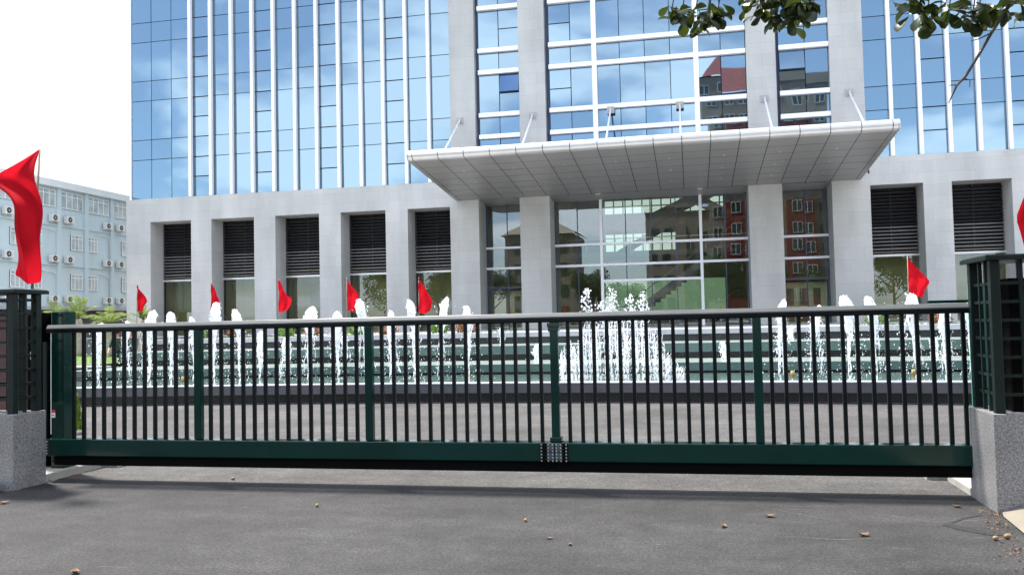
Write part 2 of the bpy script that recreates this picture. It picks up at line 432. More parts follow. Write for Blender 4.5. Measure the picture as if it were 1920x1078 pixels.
# ------------------------------------------------------------------ mesh helpers
class MB:
    def __init__(self):
        self.v = []; self.f = []; self.m = []; self.mats = []
    def mi(self, m):
        if m not in self.mats:
            self.mats.append(m)
        return self.mats.index(m)
    def poly(self, pts, m, smooth=False):
        b = len(self.v); self.v += [tuple(p) for p in pts]
        self.f.append(tuple(range(b, b + len(pts)))); self.m.append((self.mi(m), smooth))
    def box(self, x0, x1, y0, y1, z0, z1, m):
        b = len(self.v)
        self.v += [(x, y, z) for z in (z0, z1) for y in (y0, y1) for x in (x0, x1)]
        k = self.mi(m)
        for q in ((0, 2, 3, 1), (4, 5, 7, 6), (0, 1, 5, 4), (2, 6, 7, 3), (0, 4, 6, 2), (1, 3, 7, 5)):
            self.f.append(tuple(b + i for i in q)); self.m.append((k, False))
    def obox(self, c, ax, ay, az_, m):
        """box with half-axis vectors"""
        c, ax, ay, az_ = map(Vector, (c, ax, ay, az_))
        b = len(self.v)
        self.v += [tuple(c + ax * i + ay * j + az_ * k_) for k_ in (-1, 1) for j in (-1, 1) for i in (-1, 1)]
        k = self.mi(m)
        for q in ((0, 2, 3, 1), (4, 5, 7, 6), (0, 1, 5, 4), (2, 6, 7, 3), (0, 4, 6, 2), (1, 3, 7, 5)):
            self.f.append(tuple(b + i for i in q)); self.m.append((k, False))
    def tube(self, pts, rads, m, n=8, cap=True, smooth=True):
        pts = [Vector(p) for p in pts]
        if isinstance(rads, (int, float)):
            rads = [rads] * len(pts)
        k = self.mi(m); rings = []
        up = Vector((0, 0, 1))
        for i, p in enumerate(pts):
            d = (pts[min(i + 1, len(pts) - 1)] - pts[max(i - 1, 0)])
            d = d.normalized() if d.length > 1e-9 else up
            a = d.cross(Vector((1, 0, 0)) if abs(d.x) < 0.8 else Vector((0, 1, 0))).normalized()
            c = d.cross(a)
            b = len(self.v)
            for j in range(n):
                t = 2 * math.pi * j / n
                self.v.append(tuple(p + (a * math.cos(t) + c * math.sin(t)) * rads[i]))
            rings.append(b)
        for i in range(len(rings) - 1):
            for j in range(n):
                self.f.append((rings[i] + j, rings[i] + (j + 1) % n, rings[i + 1] + (j + 1) % n, rings[i + 1] + j))
                self.m.append((k, smooth))
        if cap:
            self.f.append(tuple(rings[0] + j for j in reversed(range(n)))); self.m.append((k, False))
            self.f.append(tuple(rings[-1] + j for j in range(n))); self.m.append((k, False))
    def extrude_x(self, prof, x0, x1, m, smooth=False):
        """closed profile of (y,z) points pushed from x0 to x1"""
        n = len(prof); b = len(self.v); k = self.mi(m)
        self.v += [(x0, y, z) for y, z in prof] + [(x1, y, z) for y, z in prof]
        for i in range(n):
            j = (i + 1) % n
            self.f.append((b + i, b + j, b + n + j, b + n + i)); self.m.append((k, smooth))
        self.f.append(tuple(b + i for i in reversed(range(n)))); self.m.append((k, False))
        self.f.append(tuple(b + n + i for i in range(n))); self.m.append((k, False))
    def octa(self, c, r, m, stretch=1.0):
        b = len(self.v); x, y, z = c; k = self.mi(m)
        self.v += [(x + r, y, z), (x - r, y, z), (x, y + r, z), (x, y - r, z), (x, y, z + r * stretch), (x, y, z - r * stretch)]
        for q in ((0, 2, 4), (2, 1, 4), (1, 3, 4), (3, 0, 4), (2, 0, 5), (1, 2, 5), (3, 1, 5), (0, 3, 5)):
            self.f.append(tuple(b + i for i in q)); self.m.append((k, True))
    def build(self, name, parent=None, loc=None, bevel=0.0, fix=True, seg=2):
        me = bpy.data.meshes.new(name)
        me.from_pydata(self.v, [], self.f)
        for mm in self.mats:
            me.materials.append(mm)
        for p, (k, s) in zip(me.polygons, self.m):
            p.material_index = k; p.use_smooth = s
        if fix:
            bm = bmesh.new(); bm.from_mesh(me)
            bmesh.ops.recalc_face_normals(bm, faces=bm.faces)
            bm.to_mesh(me); bm.free()
        me.update()
        o = bpy.data.objects.new(name, me)
        COL.objects.link(o)
        if parent is not None:
            o.parent = parent
        if loc is not None:
            o.location = loc
        if bevel:
            bv = o.modifiers.new('bevel', 'BEVEL'); bv.width = bevel; bv.segments = seg; bv.limit_method = 'ANGLE'
        return o

def tag(o, label, cat, group=None):
    o['label'] = label; o['category'] = cat
    if group:
        o['group'] = group
    return o
def thing(name, label, cat, loc=(0, 0, 0), group=None):
    o = bpy.data.objects.new(name, None); COL.objects.link(o)
    o.location = loc; o.empty_display_size = 0.2
    return tag(o, label, cat, group)
def struct(o):
    o['kind'] = 'structure'; return o
def dup(root, loc, label, rotz=0.0, group=None, scale=1.0):
    r = root.copy(); COL.objects.link(r); r.location = loc; r.rotation_euler = (0, 0, rotz); r.scale = (scale,) * 3
    r['label'] = label
    if group:
        r['group'] = group
    for ch in list(root.children):
        c = ch.copy(); COL.objects.link(c); c.parent = r
        for g in list(ch.children):
            d = g.copy(); COL.objects.link(d); d.parent = c
    return r

# ------------------------------------------------------------------ ground
m = MB(); m.poly([(-1500, -1500, 0), (1500, -1500, 0), (1500, 1500, 0), (-1500, 1500, 0)], MT['asphalt'])
struct(m.build('ground'))
def arc(x, amp=1 / 128.0):      # the fountain and the forecourt edge bow gently away from the street
    x = max(-17.0, min(9.0, x))
    return -((x + 4.0) ** 2) * amp
XS = [-40, -17] + [-16 + i for i in range(25)] + [9, 40]
m = MB()
for a, b in zip(XS[:-1], XS[1:]):
    m.poly([(a, 7.93, 0.004), (b, 7.93, 0.004), (b, 16.6 + arc(b), 0.004), (a, 16.6 + arc(a), 0.004)], MT['road'])
struct(m.build('road'))
# pale strip at the foot of the fountain
m = MB()
for a, b in zip(XS[1:-1], XS[2:-1]):
    m.poly([(a, 16.33 + arc(a), 0.009), (b, 16.33 + arc(b), 0.009), (b, 16.44 + arc(b), 0.009), (a, 16.44 + arc(a), 0.009)], MT['concrete'])
struct(m.build('pale_foot_strip'))
# kerbs along both sides of the driveway
m = MB()
m.box(-9.5, -6.62, 7.76, 8.62, -0.05, 0.085, MT['concrete'])
m.box(-7.4, -6.44, 8.64, 8.82, -0.05, 0.10, MT['concrete'])
m.box(-7.4, -6.62, 8.40, 8.62, 0.087, 0.12, MT['concrete'])
o = struct(m.build('concrete_kerb', bevel=0.012))
m = MB()
m.box(2.27, 5.0, 7.93, 8.6, -0.05, 0.07, MT['concrete'])
m.box(2.10, 2.45, 8.62, 8.74, -0.05, 0.115, MT['concrete'])
struct(m.build('concrete_kerb', bevel=0.012))
# beige ramped verge at the foot of the right pillar, and one at the left
m = MB()
m.poly([(2.30, 7.26, 0.012), (2.26, 7.12, 0.012), (2.22, 6.6, 0.012), (2.17, 6.0, 0.012), (4.5, 6.0, 0.10), (4.5, 7.26, 0.10), (2.50, 7.26, 0.07)], MT['beige'])
m.poly([(2.17, 6.0, 0.012), (2.05, 4.5, 0.012), (4.5, 4.5, 0.10), (4.5, 6.0, 0.10)], MT['beige'])
struct(m.build('verge'))
m = MB()
m.poly([(-6.72, 7.25, 0.09), (-6.63, 6.95, 0.02), (-6.7, 6.2, 0.02), (-9, 6.2, 0.12), (-9, 7.25, 0.12)], MT['beige'])
struct(m.build('verge'))
# damp trickle on the asphalt by the right pillar
def ribbon(pts, wds, mt, z):
    mb = MB()
    P = [Vector((x, y, 0)) for x, y in pts]
    Ls = []; Rs = []
    for i, p in enumerate(P):
        d = (P[min(i + 1, len(P) - 1)] - P[max(0, i - 1)]).normalized(); nrm = Vector((-d.y, d.x, 0))
        Ls.append(p + nrm * wds[i]); Rs.append(p - nrm * wds[i])
    for i in range(len(P) - 1):
        mb.poly([(*Ls[i].xy, z), (*Rs[i].xy, z), (*Rs[i + 1].xy, z), (*Ls[i + 1].xy, z)], mt)
    return mb
rb = ribbon([(2.13, 7.18), (2.0, 7.1), (1.9, 6.98), (1.83, 6.9), (1.8, 6.83), (1.86, 6.74), (1.93, 6.66), (2.02, 6.6), (2.08, 6.56)],
            [0.005, 0.02, 0.012, 0.012, 0.05, 0.05, 0.05, 0.06, 0.01], MT['damp'], 0.003)
struct(rb.build('damp_stain'))
m = MB()
for pts in ([(0.46, 7.36), (0.85, 7.34), (1.25, 7.40)], [(0.46, 7.35), (0.8, 7.05), (1.05, 6.85)], [(1.15, 7.3), (1.5, 7.05), (1.75, 6.9)],
            [(1.2, 6.95), (1.55, 6.85)], [(0.6, 6.35), (0.95, 6.3), (1.3, 6.38)], [(-4.9, 7.45), (-4.3, 7.38), (-4.0, 7.4)]):
    r2 = ribbon(pts, [0.001] + [0.004] * (len(pts) - 2) + [0.001], MT['scuff'], 0.004)
    base = len(m.v)
    m.v += r2.v
    for ff in r2.f:
        m.f.append(tuple(base + i for i in ff)); m.m.append((m.mi(MT['scuff']), False))
struct(m.build('pale_scuff'))

# ------------------------------------------------------------------ office building
Y0 = 50.0                       # front of the granite
FL = 1.15                       # plaza level
CX = -2.15
H3 = 3.965
ZB = 10.24
TOP = ZB + H3 * 6.6
bld = thing('office_building', 'grey granite and blue mirror glass office building with a deep porch canopy', 'building', (CX, Y0, 0))
def B(mb, name, parent=None, **k):
    """part of the office building; mesh is written in world space"""
    o = mb.build(name, None, **k)
    o.parent = parent or bld
    if parent is None:
        o.matrix_parent_inverse = Matrix.Translation(-Vector((CX, Y0, 0)))
    return o
# granite base
LO = [(-34.71, -31.74), (-30.28, -27.26), (-25.78, -22.78), (-21.33, -18.36), (-16.92, -14.2)]
RO = [(2 * CX - b, 2 * CX - a) for a, b in reversed(LO)]
PIERS = [(-14.2, -12.40), (-9.86, -8.05), (3.40, 5.24), (7.90, 9.9)]
OT = 8.69
m = MB()
def base_side(openings, xa, xb):
    xs = xa
    for a, b in openings:
        m.box(xs, a, Y0, Y0 + 1.6, 0, OT, MT['granite']); xs = b
    if xs < xb:
        m.box(xs, xb, Y0, Y0 + 1.6, 0, OT, MT['granite'])
    m.box(xa, xb, Y0, Y0 + 1.6, OT, ZB, MT['granite'])
base_side(LO, -36.5, -14.2)
m.box(-36.5, -36.0, Y0 + 1.6, Y0 + 26, 0, ZB, MT['granite'])
B(m, 'base_wall')
m = MB()
base_side(RO, 9.9, 32.2)
m.box(31.7, 32.2, Y0 + 1.6, Y0 + 26, 0, ZB, MT['granite'])
B(m, 'base_wall')
for a, b in PIERS:
    m = MB()
    m.box(a, b, Y0, Y0 + 2.2, 0, ZB - 0.9, MT['granite'])
    ua, ub = a + 0.12, b - 0.1
    m.box(ua, ub, Y0 + 0.004, Y0 + 0.9, ZB - 0.9, TOP, MT['granite'])
    B(m, 'pier')
# solid core behind the glass so nothing shows through
m = MB()
m.box(-36.3, -14.3, Y0 + 0.5, Y0 + 26, ZB + 0.01, TOP, MT['joint'])
m.box(10.0, 32.0, Y0 + 0.5, Y0 + 26, ZB + 0.01, TOP, MT['joint'])
m.box(-14.3, 10.0, Y0 + 0.5, Y0 + 1.2, ZB - 0.6, TOP, MT['joint'])
m.box(-14.3, 10.0, Y0 + 1.2, Y0 + 26, 13.0, TOP, MT['joint'])
B(m, 'inner_wall')
GY = Y0 + 0.32
def pane(mb, x0, x1, z0, z1, mt, y=GY, tilt=0.004, gap=0.02):
    x0 += gap; x1 -= gap; z0 += gap; z1 -= gap
    a = random.gauss(0, tilt) * (x1 - x0) / 2; b = random.gauss(0, tilt) * (z1 - z0) / 2
    mb.poly([(x0, y - a - b, z0), (x1, y + a - b, z0), (x1, y + a + b, z1), (x0, y - a + b, z1)], mt)
STO = [ZB + 0.03 + H3 * k for k in range(6)]
MOD = 1.4873
XF = [-31.83 + MOD * k for k in range(12)]                 # left fins
LBAY = [-36.3 + MOD * k for k in range(3)] + XF + [-14.05]
LBAYS = list(zip(LBAY[:-1], LBAY[1:]))
RBAYS = [(2 * CX - b, 2 * CX - a) for a, b in reversed(LBAYS)]
LOP = {3, 6, 9, 12}; ROP = {14 - k for k in LOP}
def storey(mb, x0, x1, z, op, mt=None):
    g = MT['blue_glass']
    if op:
        pane(mb, x0, x1, z, z + 1.33, g, gap=0.03); pane(mb, x0, x1, z + 1.33, z + 2.63, g, gap=0.035)
        pane(mb, x0, x1, z + 2.63, z + H3, g, gap=0.03)
    else:
        pane(mb, x0, x1, z, z + 2.63, g); pane(mb, x0, x1, z + 2.63, z + H3, g)
for side, bays, ops in (('l', LBAYS, LOP), ('r', RBAYS, ROP)):
    rest = MB()
    for i, (a, b) in enumerate(bays):
        near = side == 'l' or i < 7
        for k in range(6):
            if near and k < (4 if side == 'l' else 3):
                mb = MB(); storey(mb, a, b, STO[k], i in ops); B(mb, 'window', fix=False)
            else:
                storey(rest, a, b, STO[k], i in ops)
    B(rest, 'upper_curtain_wall', fix=False)
    fins = XF if side == 'l' else [2 * CX - x for x in XF]
    for x in fins:
        mb = MB(); mb.box(x - 0.095, x + 0.095, Y0 + 0.02, Y0 + 0.30, ZB + 0.02, TOP, MT['white_metal'])
        B(mb, 'mullion_fin', bevel=0.012)
m = MB()
m.box(-36.42, -36.3, Y0 + 0.25, Y0 + 0.6, ZB, TOP, MT['white_metal']); B(m, 'corner_trim')
m = MB()
for k in range(6):
    for q in range(17):
        pass
m.box(-36.4, -36.32, Y0 + 0.6, Y0 + 26, ZB + 0.02, TOP, MT['blue_glass'])
B(m, 'side_curtain_wall', fix=True)
# three tall window strips between the piers, with white transoms
HB = [12.87, 14.2, 16.83, 18.17, 20.8, 22.13, 24.76, 26.1, 28.7, 30.1]
STRIPS = [(-12.30, -9.76, [-11.03], [], (2,)), (-7.93, 3.50, [-6.62, -5.18, -3.70, -2.23, -0.76, 0.72, 2.12], [-5.18, 0.72], (1, 7)), (5.32, 8.02, [6.75], [], (1,))]
for si, (a, b, vs, whites, opcols) in enumerate(STRIPS):
    mb = MB()
    xs = [a] + vs + [b]
    zs = [9.0] + HB
    for i in range(len(xs) - 1):
        for j in range(len(zs) - 1):
            z0, z1 = zs[j], zs[j + 1]
            tall = z1 - z0 > 2
            if tall and (i + 1) in opcols:
                zm = z0 + (z1 - z0) * 0.5
                opened = (si == 0 and j == 2) or (si == 2 and j == 2)
                pane(mb, xs[i], xs[i + 1], z0, zm, MT['blue_glass'], gap=0.03)
                if opened:
                    x0_, x1_ = xs[i] + 0.04, xs[i + 1] - 0.04
                    mt_ = MT['blue_glass_dark'] if si == 0 else MT['blue_glass']
                    # top-hung sash pushed outwards
                    mb.poly([(x0_, GY - 0.22, zm + 0.06), (x1_, GY - 0.22, zm + 0.06), (x1_, GY - 0.01, z1 - 0.05), (x0_, GY - 0.01, z1 - 0.05)], mt_)
                    mb.poly([(x0_, GY - 0.22, zm + 0.05), (x1_, GY - 0.22, zm + 0.05), (x1_, GY + 0.1, zm + 0.05), (x0_, GY + 0.1, zm + 0.05)], MT['joint'])
                else:
                    pane(mb, xs[i], xs[i + 1], zm, z1, MT['blue_glass'], gap=0.03)
            else:
                pane(mb, xs[i], xs[i + 1], z0, z1, MT['blue_glass'])
    st = B(mb, 'tall_window', fix=False)
    for z in HB:
        q = MB(); q.box(a, b, Y0 + 0.08, GY + 0.02, z - 0.13, z + 0.13, MT['white_metal']); B(q, 'transom', st, bevel=0.012)
    for x in whites:
        q = MB(); q.box(x - 0.14, x + 0.14, Y0 + 0.06, GY + 0.03, 9.0, TOP, MT['white_metal']); B(q, 'mullion', st, bevel=0.012)
    q = MB(); pz = [31.6] + [TOP]
    pane(q, a, b, 30.1, TOP, MT['blue_glass']); B(q, 'upper_pane', st, fix=False)

# louvred openings with glass below
def louvre_bay(a, b, seed):
    rr = random.Random(seed)
    yb = Y0 + 1.45
    mb = MB()
    mb.box(a - 0.3, b + 0.3, yb + 0.30, yb + 0.34, 4.9, OT + 0.3, MT['dark_gap'])
    z = 5.0
    while z < OT - 0.1:
        low = z < 6.5
        mt_ = MT['louvre_grey'] if low else MT['louvre']
        mb.obox(((a + b) / 2, yb + 0.02, z + 0.06), ((b - a) / 2 - 0.01, 0, 0), (0, 0.09, 0.05 if not low else 0.02), (0, -0.005, 0.03 if low else 0.012), mt_)
        z += 0.2
    # slat ends bunched against the left jamb
    lv = B(mb, 'louvre')
    q = MB(); q.box(a, a + 0.10, yb - 0.02, yb + 0.2, 4.95, OT - 0.003, MT['louvre']); q.box((a + b) / 2 - 0.03, (a + b) / 2 + 0.03, yb + 0.12, yb + 0.2, 4.95, OT - 0.003, MT['louvre'])
    B(q, 'louvre_frame', lv)
    mb = MB(); mb.box(a, b, yb - 0.12, yb + 0.25, 4.80, 4.92, MT['fascia']); B(mb, 'sill', lv)
    mb = MB()
    mb.poly([(a, yb + 0.05, FL), (b, yb + 0.05, FL), (b, yb + 0.05, 4.80), (a, yb + 0.05, 4.80)], MT['lobby_glass'])
    mb.box(a, a + 0.09, yb - 0.02, yb + 0.1, FL, 4.80, MT['louvre'])
    gl = B(mb, 'ground_floor_window', fix=False)
    mb = MB()
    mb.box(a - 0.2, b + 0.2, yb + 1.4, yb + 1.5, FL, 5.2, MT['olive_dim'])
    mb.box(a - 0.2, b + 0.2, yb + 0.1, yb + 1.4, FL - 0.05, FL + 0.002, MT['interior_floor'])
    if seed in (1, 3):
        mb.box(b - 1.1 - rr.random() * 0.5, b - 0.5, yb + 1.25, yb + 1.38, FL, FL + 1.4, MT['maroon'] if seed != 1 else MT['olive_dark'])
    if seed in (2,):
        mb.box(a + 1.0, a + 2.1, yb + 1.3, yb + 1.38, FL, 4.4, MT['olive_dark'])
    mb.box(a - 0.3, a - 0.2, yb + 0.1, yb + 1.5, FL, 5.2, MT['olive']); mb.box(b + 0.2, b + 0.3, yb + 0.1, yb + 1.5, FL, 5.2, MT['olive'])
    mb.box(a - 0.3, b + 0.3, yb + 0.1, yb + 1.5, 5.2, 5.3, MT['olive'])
    B(mb, 'room', gl)
for i, (a, b) in enumerate(LO + RO):
    louvre_bay(a, b, i if i < 4 else (3 if i == 4 else i + 10))

# entrance glazing below the canopy
EY = Y0 + 1.85
EH = [3.95, 4.93, 6.2]
def strip(a, b, vs, whites, zs, top=9.1):
    mb = MB()
    xs = [a] + vs + [b]; zz_ = [FL] + zs + [top]
    for i in range(len(xs) - 1):
        for j in range(len(zz_) - 1):
            pane(mb, xs[i], xs[i + 1], zz_[j], zz_[j + 1], MT['entrance_glass'], EY, 0.0015, 0.0)
    g = B(mb, 'entrance_glazing', fix=False)
    for x in vs:
        if x in whites:
            continue
        q = MB(); q.box(x - 0.028, x + 0.028, EY - 0.03, EY + 0.08, FL, top, MT['joint']); B(q, 'glazing_bar', g)
    for x in (a, b):
        s = 1 if x == a else -1
        q = MB(); q.box(min(x, x + s * 0.07), max(x, x + s * 0.07), EY - 0.05, EY + 0.1, FL, top, MT['joint']); B(q, 'glazing_bar', g)
    for x in whites:
        q = MB(); q.box(x - 0.085, x + 0.085, EY - 0.14, EY + 0.06, FL, top, MT['white_metal']); B(q, 'mullion', g, bevel=0.01)
    return g
gl = strip(-8.05, 3.40, [-6.65, -5.2, -3.72, -2.23, -0.74, 0.72, 2.12], [-5.2, 0.72], [4.93, 6.2])
for z, a, b in ((6.2, -8.05, 3.4), (4.93, -8.05, 3.4), (3.95, -5.11, 0.63)):
    q = MB(); q.box(a, b, EY - 0.13, EY + 0.05, z - 0.075, z + 0.075, MT['white_metal']); B(q, 'transom', gl, bevel=0.01)
for a, b, v in ((-12.4, -9.86, -11.05), (5.24, 7.9, 6.66)):
    g2 = strip(a, b, [v], [], [3.7, 4.93, 6.2])
    for z in (4.93, 6.2):
        q = MB(); q.box(a, b, EY - 0.13, EY + 0.05, z - 0.07, z + 0.07, MT['white_metal']); B(q, 'transom', g2, bevel=0.01)
    q = MB(); q.box(a, b, EY - 0.1, EY + 0.05, 3.66, 3.74, MT['joint']); B(q, 'door_head', g2)
# lobby interior
m = MB()
m.box(-8.6, 4.0, EY + 0.2, 66, FL - 0.2, FL - 0.003, MT['interior_floor'])
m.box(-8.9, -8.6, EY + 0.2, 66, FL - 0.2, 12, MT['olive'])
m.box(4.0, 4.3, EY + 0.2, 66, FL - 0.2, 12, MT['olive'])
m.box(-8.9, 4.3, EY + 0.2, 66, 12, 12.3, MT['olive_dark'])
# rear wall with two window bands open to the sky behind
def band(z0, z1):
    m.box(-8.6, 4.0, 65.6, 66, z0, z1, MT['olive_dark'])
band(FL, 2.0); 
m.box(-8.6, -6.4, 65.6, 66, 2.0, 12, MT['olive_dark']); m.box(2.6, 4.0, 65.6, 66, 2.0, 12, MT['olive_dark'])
m.poly([(-6.4, 65.8, 2.0), (2.6, 65.8, 2.0), (2.6, 65.8, 4.6), (-6.4, 65.8, 4.6)], MT['rear_fill_glass'])  # added pane that lets light into the lobby; green tint stands for trees
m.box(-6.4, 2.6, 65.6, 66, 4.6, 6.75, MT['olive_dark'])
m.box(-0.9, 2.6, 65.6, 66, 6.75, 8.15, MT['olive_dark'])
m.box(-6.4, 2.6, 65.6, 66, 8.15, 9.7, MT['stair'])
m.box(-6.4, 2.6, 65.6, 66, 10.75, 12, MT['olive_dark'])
B(m, 'lobby_wall')
m = MB()
for i in range(13):
    x = -6.3 + i * 0.72
    m.box(x - 0.05, x + 0.05, 65.5, 65.58, 9.6, 10.85, MT['win_white'])
    if x < -0.8:
        m.box(x - 0.05, x + 0.05, 65.5, 65.58, 6.7, 8.2, MT['win_white'])
for z in (10.2, 7.4):
    m.box(-6.4, 2.6 if z > 9 else -0.9, 65.44, 65.5, z - 0.05, z + 0.05, MT['win_white'])
m.poly([(-6.4, 65.7, 9.7), (2.6, 65.7, 9.7), (2.6, 65.7, 10.75), (-6.4, 65.7, 10.75)], MT['green_glass'])
m.poly([(-6.4, 65.7, 6.75), (-0.9, 65.7, 6.75), (-0.9, 65.7, 8.15), (-6.4, 65.7, 8.15)], MT['green_glass'])
B(m, 'rear_window_frame')
m = MB()
for i in range(22):
    x = -4.6 + i * 0.36; z = FL + 0.1 + i * 0.262
    m.box(x, x + 0.42, 57.5, 59.6, z - 0.1, z + 0.14, MT['stair'])
m.obox((-0.7, 57.45, 4.15), (4.1, 0, 2.95), (0, 0.05, 0), (-0.13, 0, 0.18), MT['stair'])
m.obox((-0.7, 57.42, 5.1), (4.1, 0, 2.95), (0, 0.03, 0), (-0.02, 0, 0.03), MT['stair'])
m.obox((-0.2, 63.0, 9.9), (2.6, 0, 1.15), (0, 0.5, 0), (-0.16, 0, 0.36), MT['stair'])
m.obox((2.2, 62.4, 9.2), (1.6, 0, -0.9), (0, 0.5, 0), (0.12, 0, 0.3), MT['stair'])
m.obox((-3.4, 62.8, 7.3), (1.7, 0, 0.95), (0, 0.4, 0), (-0.1, 0, 0.2), MT['stair'])
B(m, 'staircase')
m = MB()
m.box(-8.6, 4.0, 61.0, 65.4, 6.1, 6.45, MT['stair'])
m.box(-8.6, 4.0, 61.0, 61.06, 7.35, 7.42, MT['steel'])
for i in range(12):
    m.box(-8.3 + i * 1.05, -8.26 + i * 1.05, 61.0, 61.05, 6.45, 7.35, MT['steel'])
B(m, 'gallery')
for a, b, s in ((-12.4, -9.86, 0), (5.24, 7.9, 1)):
    m = MB()
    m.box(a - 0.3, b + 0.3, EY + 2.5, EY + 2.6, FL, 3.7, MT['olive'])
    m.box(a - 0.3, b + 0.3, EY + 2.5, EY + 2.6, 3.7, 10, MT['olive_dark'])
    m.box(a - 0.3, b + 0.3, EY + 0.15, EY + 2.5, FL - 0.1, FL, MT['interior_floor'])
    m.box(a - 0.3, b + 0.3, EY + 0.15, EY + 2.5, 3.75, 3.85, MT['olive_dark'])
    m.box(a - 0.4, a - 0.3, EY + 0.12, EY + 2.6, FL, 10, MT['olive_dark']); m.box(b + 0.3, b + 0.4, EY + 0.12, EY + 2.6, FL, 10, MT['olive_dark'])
    # cream panels with dark panes, the right one painting a reflected building opposite
    xa = a + (1.2 if s == 0 else 0.05)
    m.box(xa, b - 0.05, EY + 1.0, EY + 1.06, FL, 3.55, MT['cream'])
    for k in range(3 if s else 2):
        x = xa + 0.3 + k * 0.75
        m.box(x, x + 0.4, EY + 0.96, EY + 0.995, 2.2, 3.2, MT['olive_dark'])
        m.box(x, x + 0.4, EY + 0.96, EY + 0.995, FL + 0.1, 1.9, MT['olive_dark'])
    B(m, 'side_lobby')

# canopy
CA, CB_ = -13.76, 9.4
cm = MB()
YF, ZF = 40.75, 9.84
def soff(y):
    return 9.03 + (Y0 - y) * (9.84 - 9.03) / (Y0 - 41.0)
body = [(Y0, soff(Y0) + 0.05), (41.1, soff(41.1) + 0.05), (40.9, 10.0), (41.1, 10.25), (Y0 - 0.003, 9.75)]
cm.extrude_x(body, CA + 0.08, CB_ - 0.08, MT['dark_gap'])
can = B(cm, 'canopy')
NP = 17
pw = (CB_ - CA - 0.5) / NP
cols = [(CA, CA + 0.25)] + [(CA + 0.25 + pw * i, CA + 0.25 + pw * (i + 1)) for i in range(NP)] + [(CB_ - 0.25, CB_)]
g = 0.016
fm = MB(); sm_ = MB()
# bullnose fascia strips
def nose(y_off=0.0):
    pts = []
    for t in range(0, 11):
        a = -100 + t * 19.5
        pts.append((41.06 - 0.32 * math.cos(R(a)), 10.08 + 0.27 * math.sin(R(a))))
    return pts
npts = nose()
for a, b in cols:
    n = len(npts)
    for i in range(n - 1):
        (ya, za), (yb_, zb_) = npts[i], npts[i + 1]
        fm.poly([(a + g, ya, za), (b - g, ya, za), (b - g, yb_, zb_), (a + g, yb_, zb_)], MT['fascia'], True)
    yt, zt = npts[-1]
    fm.poly([(a + g, yt, zt), (b - g, yt, zt), (b - g, Y0 - 0.01, 9.8), (a + g, Y0 - 0.01, 9.8)], MT['fascia'])
fo = B(fm, 'fascia', can, fix=True)
rows = 7
yb0 = npts[0][0]; zb0 = npts[0][1]
def sz_(y):
    return zb0 + (9.03 - zb0) * (y - yb0) / (Y0 - yb0)
for a, b in cols:
    for r_ in range(rows):
        ya = yb0 + (Y0 - yb0) * r_ / rows + (0.02 if r_ else 0); yb_ = yb0 + (Y0 - yb0) * (r_ + 1) / rows - 0.012
        d = random.gauss(0, 0.002)
        sm_.poly([(a + g, ya, sz_(ya) + d), (b - g, ya, sz_(ya)), (b - g, yb_, sz_(yb_)), (a + g, yb_, sz_(yb_) - d)], MT['soffit'])
# inner part over the recessed entrance
sm_.poly([(-12.4, Y0 + 0.005, 9.02), (7.9, Y0 + 0.005, 9.02), (7.9, EY + 0.3, 8.88), (-12.4, EY + 0.3, 8.88)], MT['soffit'])
B(sm_, 'soffit', can, fix=False)
for s in (CA, CB_):
    q = MB()
    prof = [(y, z) for y, z in npts] + [(Y0 - 0.01, 9.8), (Y0 - 0.01, 9.03)]
    q.extrude_x(prof, s - (0.06 if s == CA else 0), s + (0 if s == CA else 0.06), MT['fascia'])
    B(q, 'side_cap', can, bevel=0.03)
for i in range(8):
    x = CA + 0.25 + pw * (1.5 + 2 * i)
    for y in (43.4, 45.7, 48.0):
        q = MB()
        q.tube([(x, y, sz_(y) - 0.012), (x, y, sz_(y) + 0.03)], [0.075, 0.075], MT['lamp_glass'], 14)
        B(q, 'downlight', can)
for x in (-13.45, -8.95, -4.27, -0.27, 4.46, 9.0):
    q = MB()
    q.tube([(x, Y0 - 0.1, 13.9), (x + 0.02, 44.6, 10.15)], 0.055, MT['white_metal'], 10)
    q.box(x - 0.22, x + 0.22, Y0 - 0.03, Y0 + (0.003 if not -8 < x < 3 else 0.08), 13.72, 14.12, MT['soffit'])
    q.box(x - 0.03, x + 0.03, Y0 - 0.2, Y0 - 0.03, 13.8, 14.0, MT['fascia'])
    B(q, 'tie_rod', can)

# plaza terrace behind the fountain
m = MB()
xs2 = [-60, -24] + [-16 + i for i in range(25)] + [9, 40]
for a, b in zip([-16 + i for i in range(25)], [-15 + i for i in range(25)]):
    m.poly([(a, 24.4 + arc(a), 1.15), (b, 24.4 + arc(b), 1.15), (b, 54, 1.15), (a, 54, 1.15)], MT['plaza'])
m.poly([(9, 24.4 + arc(9), 1.15), (60, 24.4 + arc(9), 1.15), (60, 54, 1.15), (9, 54, 1.15)], MT['plaza'])
m.poly([(-37.5, 31, 1.15), (-16, 31, 1.15), (-16, 54, 1.15), (-37.5, 54, 1.15)], MT['plaza'])
struct(m.build('plaza'))
m = MB(); m.box(-37.5, -16.0, 30.7, 31.0, 0, 1.25, MT['grey_wall']); m.box(-37.6, -16.0, 30.66, 31.04, 1.253, 1.31, MT['coping'])
o = m.build('terrace_wall'); tag(o, 'low dark grey terrace wall with a pale coping behind the lawn', 'wall')

